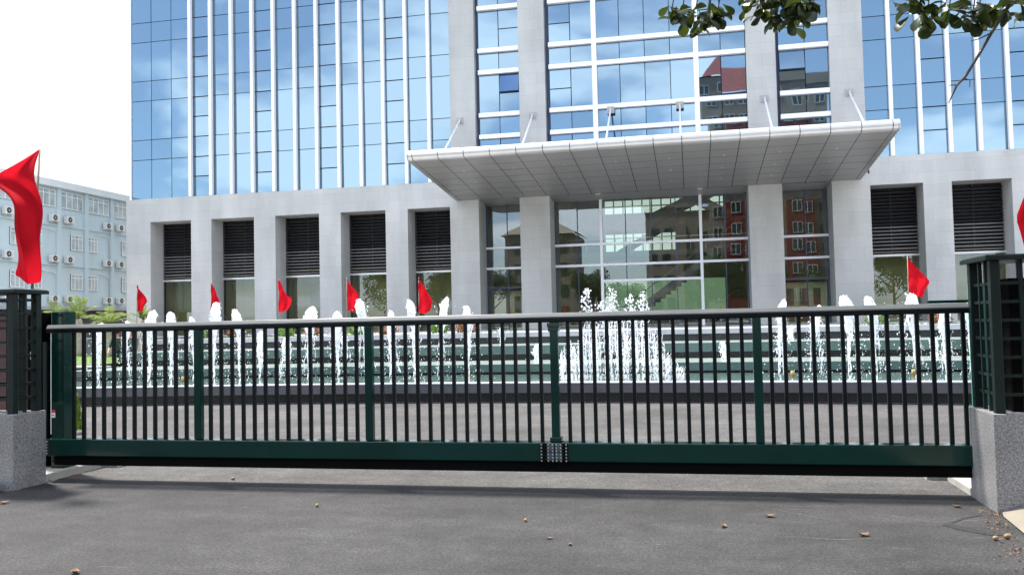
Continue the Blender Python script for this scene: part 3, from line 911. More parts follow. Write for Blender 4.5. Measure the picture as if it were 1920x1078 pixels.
# ------------------------------------------------------------------ fountain
fnt = thing('fountain', 'long dark stepped fountain with green water cascades below the plaza', 'fountain', (-4, 17, 0))
def FB(mb, name, parent=None, **k):
    o = mb.build(name, None, **k); o.parent = parent or fnt
    if parent is None:
        o.matrix_parent_inverse = Matrix.Translation(-Vector((-4, 17, 0)))
    return o
def arc_box(mb, y0, y1, z0, z1, m_, xa=-18, xb=14):
    xs = [xa] + [x for x in range(int(xa) + 1, int(xb))] + [xb]
    n = len(xs)
    for a, b in zip(xs[:-1], xs[1:]):
        A, Bb = arc(a), arc(b)
        mb.poly([(a, y0 + A, z0), (b, y0 + Bb, z0), (b, y0 + Bb, z1), (a, y0 + A, z1)], m_)
        mb.poly([(a, y0 + A, z1), (b, y0 + Bb, z1), (b, y1 + Bb, z1), (a, y1 + A, z1)], m_)
        mb.poly([(a, y0 + A, z0), (a, y1 + A, z0), (b, y1 + Bb, z0), (b, y0 + Bb, z0)], m_)
        mb.poly([(a, y1 + A, z0), (a, y1 + A, z1), (b, y1 + Bb, z1), (b, y1 + Bb, z0)], m_)
    for x in (xs[0], xs[-1]):
        A = arc(x); mb.poly([(x, y0 + A, z0), (x, y1 + A, z0), (x, y1 + A, z1), (x, y0 + A, z1)], m_)
m = MB(); arc_box(m, 16.44, 16.7, 0, 0.195, MT['basin_dark'], -19); FB(m, 'plinth')  # black colour paints the shade under the basin overhang
m = MB(); arc_box(m, 16.2, 16.5, 0.197, 0.372, MT['basin'], -19); w_ = FB(m, 'basin_wall')
m = MB(); arc_box(m, 16.19, 16.5, 0.374, 0.392, MT['basin_lip'], -19); FB(m, 'coping', w_)
m = MB(); arc_box(m, 16.5, 19.9, 0.25, 0.345, MT['cascade'], -19); FB(m, 'basin_water')
for (yf, yb_, zt, zf, zlow) in ((19.6, 21.9, 0.57, 0.40, 0.345), (21.65, 24.0, 0.945, 0.735, 0.57)):
    m = MB(); arc_box(m, yf + 0.28, yb_, zlow - 0.1, zf - 0.002, MT['basin_dark'], -15.3); st_ = FB(m, 'step')  # black recess paints the undercut shadow below each water curtain
    m = MB(); arc_box(m, yf, yb_, zf, zt, MT['cascade'], -15.3); FB(m, 'water_curtain', st_)
    m = MB(); arc_box(m, yf + 0.02, yb_, zt + 0.002, zt + 0.012, MT['pool'], -15.3); FB(m, 'water_surface', st_)
m = MB(); arc_box(m, 23.8, 24.3, 0.8, 1.14, MT['basin_dark'], -16, 40); bw = FB(m, 'back_wall')
m = MB(); arc_box(m, 23.72, 24.45, 1.142, 1.275, MT['coping'], -16, 40); FB(m, 'coping', bw)
m = MB()
m.box(-19.5, -15.35, 20.0, 20.3, 0.0, 0.60, MT['basin_dark']); sw = FB(m, 'side_wall')
m = MB(); m.box(-19.55, -15.33, 19.95, 20.35, 0.602, 0.635, MT['basin_lip']); FB(m, 'coping', sw)
m = MB(); m.box(-19.5, -14.6, 18.4, 18.7, 0.2, 0.46, MT['basin_dark']); sw = FB(m, 'side_wall')
m = MB(); m.box(-19.5, -15.2, 18.36, 18.74, 0.462, 0.485, MT['basin_lip']); FB(m, 'coping', sw)
# brass nozzle lamps in the basin
for x in (-8.7, -4.75, 1.95, 4.2, -11.6):
    m = MB(); m.tube([(x, 17.9, 0.345), (x, 17.9, 0.47)], [0.045, 0.035], MT['yellow'], 8); FB(m, 'nozzle')

def jet_mesh(h, r, rr, lean=0.0, drops=150, head=True, spread=0.22):
    """rising stream with a lumpy foaming head; the spray is a mesh of its own"""
    wm = MT['foam']; col = MB(); n = 14; k = 60 if head else 16
    rings = []
    ph = rr.random() * 50
    mi = col.mi(wm)
    bend = rr.uniform(-0.14, 0.14)
    for i in range(k + 1):
        t = i / k
        if head:
            d_ = h * (1 - t)                              # distance below the tip
            prof = 0.24 + 0.10 * t
            if d_ < 0.20:
                prof = max(0.05, math.sqrt(max(0.0, 1 - ((0.20 - d_) / 0.20) ** 2)))
            elif d_ < 0.95:
                q = (d_ - 0.20) / 0.75
                prof = 1.0 - (1.0 - prof) * (q * q * (3 - 2 * q))
        else:
            prof = 0.6 * (1 - t) + 0.12
        z = h * t
        b = len(col.v)
        for j in range(n):
            a = 2 * math.pi * j / n
            q1 = mnoise.noise(Vector((math.cos(a) * 1.1 + ph, math.sin(a) * 1.1, z * 3.5)))
            q2 = mnoise.noise(Vector((math.cos(a) * 2.6 + ph, math.sin(a) * 2.6, z * 8 + 9)))
            q3 = mnoise.noise(Vector((math.cos(a) * 6 + ph, math.sin(a) * 5, z * 20 + 2)))
            rad = r * max(0.05, prof) * (1 + 0.55 * q1 + 0.42 * q2 + 0.24 * q3)
            ox = lean * t * t * h + 0.035 * mnoise.noise(Vector((ph, 3, z * 2.5))) + bend * max(0, t - 0.6) ** 2 * 3 * h
            zj = z + (r * 0.35 * mnoise.noise(Vector((math.cos(a) + ph, math.sin(a), 5))) if t > 0.9 and head else 0)
            col.v.append((ox + rad * math.cos(a), rad * math.sin(a), zj))
        rings.append(b)
    for i in range(k):
        for j in range(n):
            col.f.append((rings[i] + j, rings[i] + (j + 1) % n, rings[i + 1] + (j + 1) % n, rings[i + 1] + j)); col.m.append((mi, True))
    col.f.append(tuple(rings[-1] + j for j in range(n))); col.m.append((mi, True))
    sp = MB()
    ang = [rr.random() * 6.283 for _ in range(5)]        # ragged lobes of falling water
    for i in range(drops):
        t = rr.random() ** 0.8
        z = h * (0.93 - 0.93 * t)
        s = spread * (0.18 + 0.75 * math.sqrt(t)) * (0.4 + 0.5 * h)
        a = rr.choice(ang) + rr.gauss(0, 0.5) if rr.random() < 0.6 else rr.random() * 6.283
        d = (0.35 + 0.65 * rr.random() ** 0.7) * s if rr.random() < 0.75 else abs(rr.gauss(0, 1.1)) * s
        dr = rr.choice((0.003, 0.004, 0.004, 0.005, 0.006, 0.008, 0.011))
        sp.octa((lean * h + d * math.cos(a), d * math.sin(a) * 0.8, max(z, 0.01)), dr, MT['water'], rr.uniform(1.0, 2.6))
    if head:                                             # torn droplets round the head
        for i in range(70):
            z = h * rr.uniform(0.72, 1.0); a = rr.random() * 6.283; d = r * abs(rr.gauss(0.75, 0.45))
            d *= 1.0 if z < h * 0.93 else 0.6
            sp.octa((lean * h + bend * max(0, z / h - 0.6) ** 2 * 3 * h + d * math.cos(a), d * math.sin(a), z), rr.choice((0.004, 0.006, 0.008, 0.012, 0.016)), MT['water'], rr.uniform(0.8, 2.0))
    for s in range(rr.randint(2, 4) if head else 1):
        a = rr.random() * 6.283; z1 = h * rr.uniform(0.6, 0.9); z0 = z1 * rr.uniform(0.1, 0.6)
        d0 = r * 0.5; d1 = r * rr.uniform(1.1, 2.0); pts = []; rad = []
        nst = 16
        for q in range(nst + 1):
            t = q / nst; dd = d0 + (d1 - d0) * math.sqrt(t)
            wv = 0.035 * mnoise.noise(Vector((s * 7 + ph, t * 5, 1)))
            pts.append((lean * h + dd * math.cos(a) + wv, dd * math.sin(a) + wv, z1 + (z0 - z1) * t))
            rad.append(0.012 * max(0.08, 0.45 + 1.5 * mnoise.noise(Vector((s * 3.3 + ph, t * 9, 4)))))
        sp.tube(pts, rad, MT['water'], 5)
        for q in range(22):
            p = Vector(rr.choice(pts)); sp.octa(p + Vector((rr.gauss(0, .03), rr.gauss(0, .03), rr.gauss(0, .04))), rr.choice((.005, .008, .011)), MT['water'], 1.5)
    return col, sp
JETS = [(-13.36, 1.74, .15, 'leftmost low fountain jet, beside the gate guide post'), (-12.69, 1.77, .12, 'thin fountain jet in front of the second officer'),
        (-12.05, 2.01, .19, 'thick fountain jet in front of the first red flag from the left'), (-11.51, 1.96, .14, 'smooth round-topped jet right of the first red flag'),
        (-10.93, 1.84, .11, 'short narrow jet between the first two red flags, next to a gate post'), (-10.44, 2.14, .17, 'tall jet rising just below the second red flag'),
        (-9.82, 1.98, .12, 'slim jet with a bent head, right of the second red flag'), (-9.31, 1.48, .14, 'low jet hidden below the gate rail, left of the third red flag'),
        (-8.65, 1.34, .15, 'lowest front jet, spreading below the gate rail under the third flag'), (-8.17, 1.99, .19, 'wide ragged jet between the third and fourth red flags'),
        (-7.48, 1.88, .15, 'short jet directly left of the fourth red flag'), (-6.85, 2.13, .17, 'tall splashing jet right of the fourth red flag'),
        (-6.29, 1.86, .13, 'low blunt jet between the fourth and fifth red flags'), (-5.76, 2.08, .14, 'tall jet touching the left edge of the fifth red flag'),
        (-5.15, 2.12, .15, 'tall jet right of the fifth red flag'), (-4.58, 1.92, .12, 'last jet of the left row, in front of the leftmost porch pier'),
        (1.66, 1.88, .12, 'first jet right of the splashing fan, in front of a wide pier'), (2.29, 1.75, .13, 'low jet in front of the cream doorway'),
        (2.93, 1.93, .17, 'thick jet in front of the rightmost porch pier'), (3.40, 1.90, .15, 'round-topped jet left of the single right-hand flag'),
        (4.11, 1.93, .18, 'thick jet in front of the single right-hand flag'), (4.62, 1.69, .14, 'low jet below the gate rail, right of the right-hand flag'),
        (5.07, 1.72, .11, 'rightmost jet, partly behind the right gate pillar')]
rj = random.Random(11)
for x, zt, r_, lb in JETS:
    y = 17.3
    for _ in range(4):
        y = 17.3 + arc(x * y / 17.3)
    x, zt = x * y / 17.3, 1.55 + (zt - 1.55) * y / 17.3      # keep each jet on the bowed line of nozzles
    h = zt - 0.33
    t = thing('fountain_jet', lb, 'water jet', (x, y, 0.33), 'fountain jets')
    c_, s_ = jet_mesh(h * 1.0, r_ * 0.60, rj, rj.uniform(-0.03, 0.03), drops=240, spread=0.27)
    c_.build('water_column', t, fix=False); s_.build('spray', t, fix=False)['kind'] = 'stuff'
for x, y, z0, zt, r_, lb in ((-8.68, 20.7, .58, 1.34, .09, 'thin jet on the lower cascade step below the fourth flag'), (-5.05, 22.6, .95, 1.40, .08, 'small pointed jet on the upper cascade step left of the centre'),
                          (-3.73, 20.7, .58, 1.01, .08, 'small splashing jet on the cascade step, left of the wide fan'), (0.73, 20.7, .58, 0.99, .08, 'small lone jet on the cascade step, right of the wide fan'),
                          (2.44, 22.6, .95, 1.32, .07, 'small jet on the upper cascade step below the cream doorway'), (5.14, 20.7, .58, 1.04, .11, 'stubby jet on the lower cascade step below the right-hand flag')):
    t = thing('fountain_jet', lb, 'water jet', (x, y + arc(x), z0), 'fountain jets')
    c_, s_ = jet_mesh(zt - z0, r_ * 0.8, rj, 0.0, drops=25)
    c_.build('water_column', t, fix=False); s_.build('spray', t, fix=False)['kind'] = 'stuff'
# the wide fan of vertical jets
fan = thing('fountain_fan', 'wide dome of many splashing vertical jets at the middle of the fountain', 'water jet', (-1.45, 17.6, 0.33))
ENV = [(-2.72, 1.0), (-2.51, 1.17), (-2.34, 1.3), (-2.11, 1.95), (-1.95, 1.65), (-1.76, 1.85), (-1.57, 1.95), (-1.4, 1.62), (-1.22, 1.9), (-0.96, 2.0), (-0.86, 1.72), (-0.72, 1.52), (-0.57, 1.16), (-0.42, 0.94), (-0.3, 0.75), (-0.17, 0.56)]
def env(x):
    for (a, za), (b, zb_) in zip(ENV[:-1], ENV[1:]):
        if a <= x <= b:
            return za + (zb_ - za) * (x - a) / (b - a)
    return 0.5
for i in range(44):
    x = -2.7 + i * (2.5 / 43) + rj.uniform(-0.02, 0.02)
    hh = (env(x) - 0.33) * rj.uniform(0.75, 1.0)
    c_, s_ = jet_mesh(max(hh, 0.2), 0.028, rj, 0, drops=170, head=False, spread=0.10)
    base = len(c_.v)
    c_.v += s_.v
    for ff, mm in zip(s_.f, s_.m):
        c_.f.append(tuple(base + q for q in ff)); c_.m.append(mm)
    o = c_.build('jet', fan, fix=False); o.location = (x + 1.45, rj.uniform(-0.35, 0.35) + arc(x), 0)
for x, zt in ((-2.11, 2.23), (-1.57, 2.24), (-1.22, 2.06), (-0.96, 2.12), (-1.78, 1.95)):
    sp = MB()
    for i in range(90):
        t = rj.random(); z = (zt - 0.33) - t * 0.55; d = rj.gauss(0, 0.03 + 0.05 * t)
        sp.octa((d, rj.gauss(0, 0.04), z), rj.choice((.008, .012, .017, .022)), MT['water'], rj.uniform(0.8, 1.8))
    o = sp.build('splash', fan, fix=False); o['kind'] = 'stuff'; o.location = (x + 1.45, arc(x), 0)
# fine spray over the whole basin
# ------------------------------------------------------------------ flags
def flag_cloth(hw, hh, rr, big=False):
    """drooping triangular-looking cloth: hoist edge at x=0, from z=0 (top) to z=-hh"""
    mb = MB(); nu, nv = 10, 16
    k = mb.mi(MT['flag']); ph = rr.random() * 20
    for j in range(nv + 1):
        v = j / nv
        wid = hw * (0.05 + 1.0 * min(1, v * 1.7)) * (1.0 if v < 0.6 else 1.0 - (v - 0.6) * 0.95)
        for i in range(nu + 1):
            u = i / nu
            x = wid * u * (1 + 0.1 * math.sin(v * 6 + ph))
            z = -hh * v - 0.10 * hh * u * (1 - v) + 0.03 * hh * math.sin(u * 5 + ph) * v
            y = 0.16 * hw * math.sin(u * 7 + v * 3 + ph) * (0.3 + u) + 0.08 * hw * math.sin(v * 9 + u * 4 + ph)
            mb.v.append((x, y, z))
    for j in range(nv):
        for i in range(nu):
            a = j * (nu + 1) + i
            mb.f.append((a, a + 1, a + nu + 2, a + nu + 1)); mb.m.append((k, True))
    return mb
rf = random.Random(5)
FLAGS = [(-19.31, 3.21, 0.98, .30, 'small red flag above the palm, leftmost of the row'), (-16.39, 3.18, 0.95, .30, 'second red flag of the row, above a white jet'),
         (-13.83, 3.23, 1.12, .36, 'third red flag of the row, with its pole showing below'), (-11.35, 3.20, 1.15, .36, 'fourth red flag, in front of the fourth louvred bay'),
         (-8.81, 3.12, 1.17, .42, 'fifth red flag, in front of the louvred bay beside the porch'), (6.28, 3.26, 1.2, .50, 'single red flag right of the porch, above a thick jet')]
for x, zt, hh, hw, lb in FLAGS:
    t = thing('flag', lb, 'flag', (x, 27, 1.15), 'red flags along the terrace')
    m = MB(); m.tube([(0, 0, 0), (0.02, 0, zt - 1.15)], [0.014, 0.010], MT['pole'], 8); m.build('pole', t)
    o = flag_cloth(hw * 1.2, hh, rf).build('cloth', t, fix=False); o.location = (0.015, 0, zt - 1.15)
# large flag on the left pillar
bf = thing('flag', 'large red flag drooping from the top of the left gate pillar', 'flag', (-6.56, 7.5, 2.02))
m = MB(); m.tube([(0, 0, -0.02), (0.088, 0, 1.405)], [0.014, 0.010], MT['pole'], 10); m.build('pole', bf)
m = MB(); k = m.mi(MT['flag'])
# left and right outline of the hanging cloth (x, z) from the top down
OUT = [(1.40, 0.090, 0.105), (1.35, 0.02, 0.11), (1.30, -0.06, 0.12), (1.25, -0.15, 0.13), (1.19, -0.27, 0.145), (1.12, -0.38, 0.16), (1.05, -0.34, 0.17), (0.98, -0.22, 0.18),
       (0.92, -0.12, 0.188), (0.85, -0.035, 0.192), (0.78, 0.0, 0.195), (0.69, 0.0, 0.20), (0.58, -0.02, 0.205), (0.47, -0.045, 0.21), (0.36, -0.075, 0.215), (0.25, -0.10, 0.213), (0.16, -0.12, 0.19), (0.12, -0.115, 0.175)]
nu = 14
rowsF = []
for j, (z, xl, xr) in enumerate(OUT):
    for i in range(nu + 1):
        u = i / nu
        x = xl + (xr - xl) * u
        zz_ = z - (0.10 * math.sin(u * 2.2) if j > len(OUT) - 4 else 0)
        y = 0.06 * math.sin(u * 6 + z * 4.5) + 0.02 * math.sin(u * 13 + z * 9) + 0.05 * math.sin(z * 7 + u * 2) - 0.10 * max(0, (0.5 - u)) * (1 if z < 0.9 else 0.3)
        m.v.append((x, y * min(1, (1.42 - z) * 2.5) - 0.018 - 0.12 * min(1, max(0, (1.40 - z) / 0.5)), zz_))
for j in range(len(OUT) - 1):
    for i in range(nu):
        a = j * (nu + 1) + i
        m.f.append((a, a + 1, a + nu + 2, a + nu + 1)); m.m.append((k, True))
o = m.build('cloth', bf, fix=False)
sb = o.modifiers.new('s', 'SUBSURF'); sb.levels = 1; sb.render_levels = 2
# flag at the right edge, beyond the right pillar
t = thing('flag', 'red flag at the right edge, standing behind the right gate pillar', 'flag', (3.25, 8.6, 0))
m = MB(); m.tube([(0, 0, 0), (0.0, 0, 3.15)], [0.014, 0.010], MT['pole'], 8); m.build('pole', t)
o = flag_cloth(0.30, 1.1, rf).build('cloth', t, fix=False); o.location = (0.0, 0, 3.12)
o.rotation_euler = (0, 0, R(170))

# ------------------------------------------------------------------ sliding gate
GYc = 7.9
gate = thing('sliding_gate', 'long dark green steel sliding gate with vertical bars across the driveway', 'gate', (-2.2, GYc, 0))
def GB(mb, name, parent=None, **k):
    o = mb.build(name, None, **k); o.parent = parent or gate
    if parent is None:
        o.matrix_parent_inverse = Matrix.Translation(-Vector((-2.2, GYc, 0)))
    return o
GX0, GX1 = -6.80, 2.34
m = MB()
rp = [(-0.035, 1.545), (-0.042, 1.556), (-0.042, 1.583), (-0.030, 1.600), (0.0, 1.604), (0.030, 1.600), (0.042, 1.583), (0.042, 1.556), (0.035, 1.545)]
m.extrude_x([(GYc + y, z) for y, z in rp], GX0 + 0.1, GX1, MT['gate_bar'])
rail = GB(m, 'top_rail')
m = MB()
rp2 = [(-0.046, 1.586), (-0.046, 1.598), (-0.022, 1.632), (0.022, 1.632), (0.046, 1.598), (0.046, 1.586)]
m.extrude_x([(GYc + y, z) for y, z in rp2], GX0 + 0.1, GX1, MT['rail_top'], False)
GB(m, 'handrail_cap', rail, bevel=0.003)
m = MB(); m.box(GX0 + 0.12, GX1, GYc - 0.075, GYc + 0.075, 0.262, 0.438, MT['gate_green']); beam = GB(m, 'bottom_beam', bevel=0.01)
m = MB(); m.box(GX0 + 0.2, GX1 - 0.0, GYc - 0.045, GYc + 0.045, 0.165, 0.26, MT['black']); GB(m, 'track_channel', beam)
# bars and posts
posts = [-6.42, -4.937, -3.092, -1.259, 0.567]
for i, x in enumerate(posts[1:]):
    m = MB(); m.box(x - 0.038, x + 0.038, GYc - 0.035, GYc + 0.035, 0.439, 1.548, MT['gate_green']); po = GB(m, 'post', bevel=0.006)
    if i == 2:
        q = MB()
        q.box(x - 0.055, x + 0.055, GYc - 0.05, GYc + 0.05, 0.44, 0.48, MT['gate_green']); GB(q, 'base_collar', po, bevel=0.004); q = MB()
        q.box(x - 0.05, x + 0.05, GYc - 0.052, GYc + 0.052, 1.46, 1.5, MT['gate_green']); q.box(x - 0.058, x + 0.058, GYc - 0.056, GYc + 0.056, 1.50, 1.54, MT['gate_green'])
        GB(q, 'collar', po, bevel=0.004)
bars = []
for a, b in zip(posts[:-1], posts[1:]):
    n = 12 if a < -6 else 14
    first = a + (0.024 if a < -6 else 0.0)
    if a < -6:
        bars += [-6.396 + i * (1.317 / 11) for i in range(12)]
    else:
        d = (b - a - 0.02) / 15
        bars += [a + 0.01 + d * (i + 1) for i in range(14)]
bars += [0.684 + i * (2.259 - 0.684) / 13 for i in range(14)]
for x in bars:
    m = MB(); m.box(x - 0.017, x + 0.017, GYc - 0.017, GYc + 0.017, 0.4385, 1.5475, MT['gate_bar']); GB(m, 'bar', bevel=0.004)
# coupling plates bolted over the beam at the middle post
cx_ = -1.262
for i, (dx, dz) in enumerate(((-0.045, 0.397), (0.035, 0.397), (-0.045, 0.313), (0.035, 0.313))):
    m = MB(); x0_ = cx_ + dx - 0.035; m.box(x0_, x0_ + 0.07, GYc - 0.088, GYc - 0.0765, dz - 0.036, dz + 0.036, MT['plate'])
    pl = GB(m, 'coupling_plate', beam, bevel=0.003)
for r_ in range(6):
    z = 0.275 + r_ * 0.0295
    for x in (-0.125, -0.062, -0.02, 0.015, 0.055, 0.105):
        m = MB(); q = 0.006
        m.obox((cx_ + x, GYc - 0.0965, z), (q, 0, 0), (0, 0.005, 0), (0, 0, q), MT['steel']); GB(m, 'bolt', beam)
    for x in (-0.105, 0.085):
        m = MB(); m.box(cx_ + x - 0.035, cx_ + x + 0.035, GYc - 0.091, GYc - 0.0765, z - 0.008, z + 0.009, MT['black']); GB(m, 'spacer', beam)
for z in (0.29, 0.32, 0.35, 0.38, 0.41):
    m = MB(); m.obox((-6.655, GYc - 0.084, z), (0.007, 0, 0), (0, 0.008, 0), (0, 0, 0.007), MT['steel']); GB(m, 'bolt', beam)

# guide frame behind the left pillar
gp = thing('gate_guide_post', 'tall dark green box post that guides the gate beside the left pillar', 'gate post', (-6.9, 8.2, 0))
m = MB(); m.box(0.05, 0.205, -0.09, 0.10, 0.085, 1.78, MT['gate_green']); m.build('front_post', gp, bevel=0.006)
m = MB(); m.box(-0.28, -0.1, -0.06, 0.12, 0.085, 1.775, MT['black']); m.box(-0.1, 0.048, 0.04, 0.1, 0.085, 1.74, MT['black']); m.build('rear_post', gp)
m = MB(); m.box(-0.05, 0.0, -0.1, -0.05, 0.3, 1.45, MT['pillar_green']); m.build('roller_arm', gp, bevel=0.004)
m = MB(); m.box(0.046, 0.054, -0.097, -0.092, 0.45, 1.55, MT['win_white']); m.build('light_gap_strip', gp)  # white strip painted where light shows through a gap
m = MB(); m.box(0.052, 0.10, -0.094, -0.0915, 0.685, 0.715, MT['red_sign']); m.box(0.052, 0.10, -0.0935, -0.091, 0.63, 0.683, MT['white_sign']); m.box(0.06, 0.088, -0.0955, -0.0937, 0.655, 0.662, MT['black']); m.build('sticker', gp)

# ------------------------------------------------------------------ pillars
def pillar(name, label, x0, x1, y0, y1, zb, ztop, cell, backing, over):
    t = thing(name, label, 'pillar', (x0, y0, 0))
    W, D = x1 - x0, y1 - y0
    m = MB(); m.box(0, W, 0, D, -0.05, zb, MT['pillar_granite']); m.build('granite_base', t, bevel=0.006)
    m = MB(); m.box(-over, W + over, -over, D + over, ztop, ztop + 0.035, MT['pillar_green']); m.box(-over + 0.01, W + over - 0.01, -over + 0.01, D + over - 0.01, ztop + 0.035, ztop + 0.042, MT['pillar_green']); m.build('cap', t, bevel=0.004)
    e = 0.03; s = 0.07
    for (xa, ya) in ((e, e), (W - e - s, e), (e, D - e - s), (W - e - s, D - e - s)):
        m = MB(); m.box(xa, xa + s, ya, ya + s, zb, ztop, MT['pillar_green']); m.build('corner_post', t, bevel=0.005)
    def panel(pa, pb, axis, fixed):
        m = MB()
        Ln = pb - pa
        nv = max(2, round(Ln / 0.15))
        for i in range(1, nv):
            c = pa + Ln * i / nv
            if axis == 'x':
                m.box(c - 0.014, c + 0.014, fixed, fixed + 0.028, zb, ztop, MT['pillar_green'])
            else:
                m.box(fixed, fixed + 0.028, c - 0.014, c + 0.014, zb, ztop, MT['pillar_green'])
        z = zb + cell
        while z < ztop - 0.04:
            if axis == 'x':
                m.box(pa, pb, fixed + 0.005, fixed + 0.023, z - 0.012, z + 0.012, MT['pillar_green'])
            else:
                m.box(fixed + 0.005, fixed + 0.023, pa, pb, z - 0.012, z + 0.012, MT['pillar_green'])
            z += cell
        m.build('lattice', t)
    panel(e + s, W - e - s, 'x', e + 0.02); panel(e + s, W - e - s, 'x', D - e - 0.05)
    panel(e + s, D - e - s, 'y', e + 0.02); panel(e + s, D - e - s, 'y', W - e - 0.05)
    if backing:
        m = MB(); m.box(0.2, W - 0.1, 0.16, D - 0.16, zb, ztop - 0.14, MT['black']); m.build('inner_box', t)
    return t
lp = pillar('gate_pillar', 'left gate pillar, dark green lattice post on a granite block carrying the large flag', -7.25, -6.6, 7.30, 7.74, 0.75, 1.955, 0.143, False, 0.02)
m = MB(); m.tube([(0.56, 0.36, 0.75), (0.56, 0.36, 1.6)], 0.006, MT['steel'], 6); m.box(0.53, 0.55, 0.355, 0.375, 1.28, 1.36, MT['white_sign']); m.build('latch_rod', lp)
rp_ = pillar('gate_pillar', 'right gate pillar, dark lattice post on a granite block with no flag on top', 2.27, 3.1, 7.27, 7.9, 0.76, 1.955, 0.145, True, 0.012)
m = MB(); m.box(-11, -7.45, 9.0, 9.2, 0, 1.72, MT['brown_brick']); m.box(-11, -7.45, 8.97, 9.23, 1.722, 1.76, MT['brown_brick'])
tag(m.build('boundary_wall'), 'red-brown boundary wall seen through the left pillar lattice', 'wall')
m = MB(); m.box(3.4, 9, 8.4, 8.6, 0, 1.5, MT['grey_wall']); m.box(3.35, 9, 8.37, 8.63, 1.502, 1.56, MT['coping'])
tag(m.build('boundary_wall'), 'grey boundary wall continuing right of the right gate pillar', 'wall')
t = thing('gate_stop_post', 'teal green gate stop post behind the right pillar', 'gate post', (2.45, 8.3, 0))
m = MB(); m.box(0, 0.12, 0, 0.1, 0.07, 1.80, MT['bin_green']); m.build('post', t, bevel=0.006)
m = MB(); m.box(-0.35, 0.0, 0.02, 0.08, 1.64, 1.665, MT['gate_green']); m.build('catch_plate', t)

# ------------------------------------------------------------------ left pale blue block
lb = thing('office_block', 'long pale blue four-storey block with air conditioners, far left', 'building', (-47.5, 60, 0))
XB = -47.5
def LB(mb, name, parent=None, **k):
    o = mb.build(name, None, **k); o.parent = parent or lb
    if parent is None:
        o.matrix_parent_inverse = Matrix.Translation(-Vector((-47.5, 60, 0)))
    return o
m = MB()
m.box(XB - 14, XB, 28, 84, 3.5, 12.66, MT['pale_blue'])
m.box(XB - 14, XB - 0.6, 28, 84, 0, 3.5, MT['grey_wall'])
for y in [56.9 - 3.05 * k for k in range(0, 10)] + [59.93, 63.04, 66.1, 69.2, 72.3, 75.4]:
    m.box(XB, XB + 0.18, y - 0.2, y + 0.2, 3.5, 12.66, MT['pale_blue'])
for z in (9.8, 6.75):
    m.box(XB, XB + 0.10, 28, 84, z - 0.07, z + 0.07, MT['pale_blue'])
LB(m, 'wall')
m = MB(); m.box(XB - 14.2, XB + 0.35, 27.8, 84.2, 12.662, 13.2, MT['parapet']); LB(m, 'parapet')
m = MB(); m.box(XB - 0.6, XB + 1.4, 28, 84, 3.25, 3.497, MT['coping']); LB(m, 'ground_floor_canopy')
def lwin(y0, y1, z0, z1, n):
    m = MB(); m.box(XB - 0.02, XB + 0.05, y0, y1, z0, z1, MT['win_pane']); wn = LB(m, 'window')
    q = MB(); f = 0.055
    q.box(XB, XB + 0.09, y0, y1, z0, z0 + f, MT['win_white']); q.box(XB, XB + 0.09, y0, y1, z1 - f, z1, MT['win_white'])
    q.box(XB, XB + 0.085, y0, y1, z0 + (z1 - z0) * 0.74, z0 + (z1 - z0) * 0.74 + f, MT['win_white'])
    for i in range(n + 1):
        y = y0 + (y1 - y0 - f) * i / n
        q.box(XB, XB + 0.08, y, y + f, z0, z1, MT['win_white'])
    LB(q, 'window_frame', wn)
def acu(y, z):
    m = MB(); m.box(XB + 0.12, XB + 0.42, y, y + 0.85, z, z + 0.55, MT['ac_white']); a = LB(m, 'air_conditioner', bevel=0.02)
    q = MB(); q.tube([(XB + 0.415, y + 0.36, z + 0.28), (XB + 0.44, y + 0.36, z + 0.28)], [0.22, 0.21], MT['ac_dark'], 16)
    q.tube([(XB + 0.44, y + 0.36, z + 0.28), (XB + 0.455, y + 0.36, z + 0.28)], [0.05, 0.04], MT['ac_white'], 10)
    LB(q, 'fan_grille', a)
    q = MB(); q.box(XB, XB + 0.4, y + 0.1, y + 0.14, z - 0.05, z - 0.003, MT['ac_white']); q.box(XB, XB + 0.4, y + 0.7, y + 0.74, z - 0.05, z - 0.003, MT['ac_white']); LB(q, 'bracket', a)
per = 3.05
for k in range(-4, 4):
    y = 57.12 + per * k
    lwin(y + 0.02, y + 2.5, 11.16, 12.47, 4)
for k in range(-3, 2):
    yy = 60.15 + 2 * per * k
    for z0, z1 in ((7.98, 9.2), (4.88, 6.1)):
        lwin(yy - 1.9, yy - 0.58, z0, z1, 3); lwin(yy + 0.02, yy + 1.15, z0, z1, 3)
for k in range(-3, 2):
    yc = 57.0 + 2 * per * k
    for z in (10.02, 6.92, 3.85):
        acu(yc - 1.2, z); acu(yc + 0.4, z)
    # drain pipes
    q = MB()
    for z in (6.85, 3.6):
        q.tube([(XB + 0.12, yc - 0.3, z), (XB + 0.12, yc - 0.3, z + 2.3), (XB + 0.12, yc - 0.5, z + 2.5), (XB + 0.12, yc - 2.0, z + 2.7)], 0.03, MT['parapet'], 6)
    LB(q, 'drain_pipe')

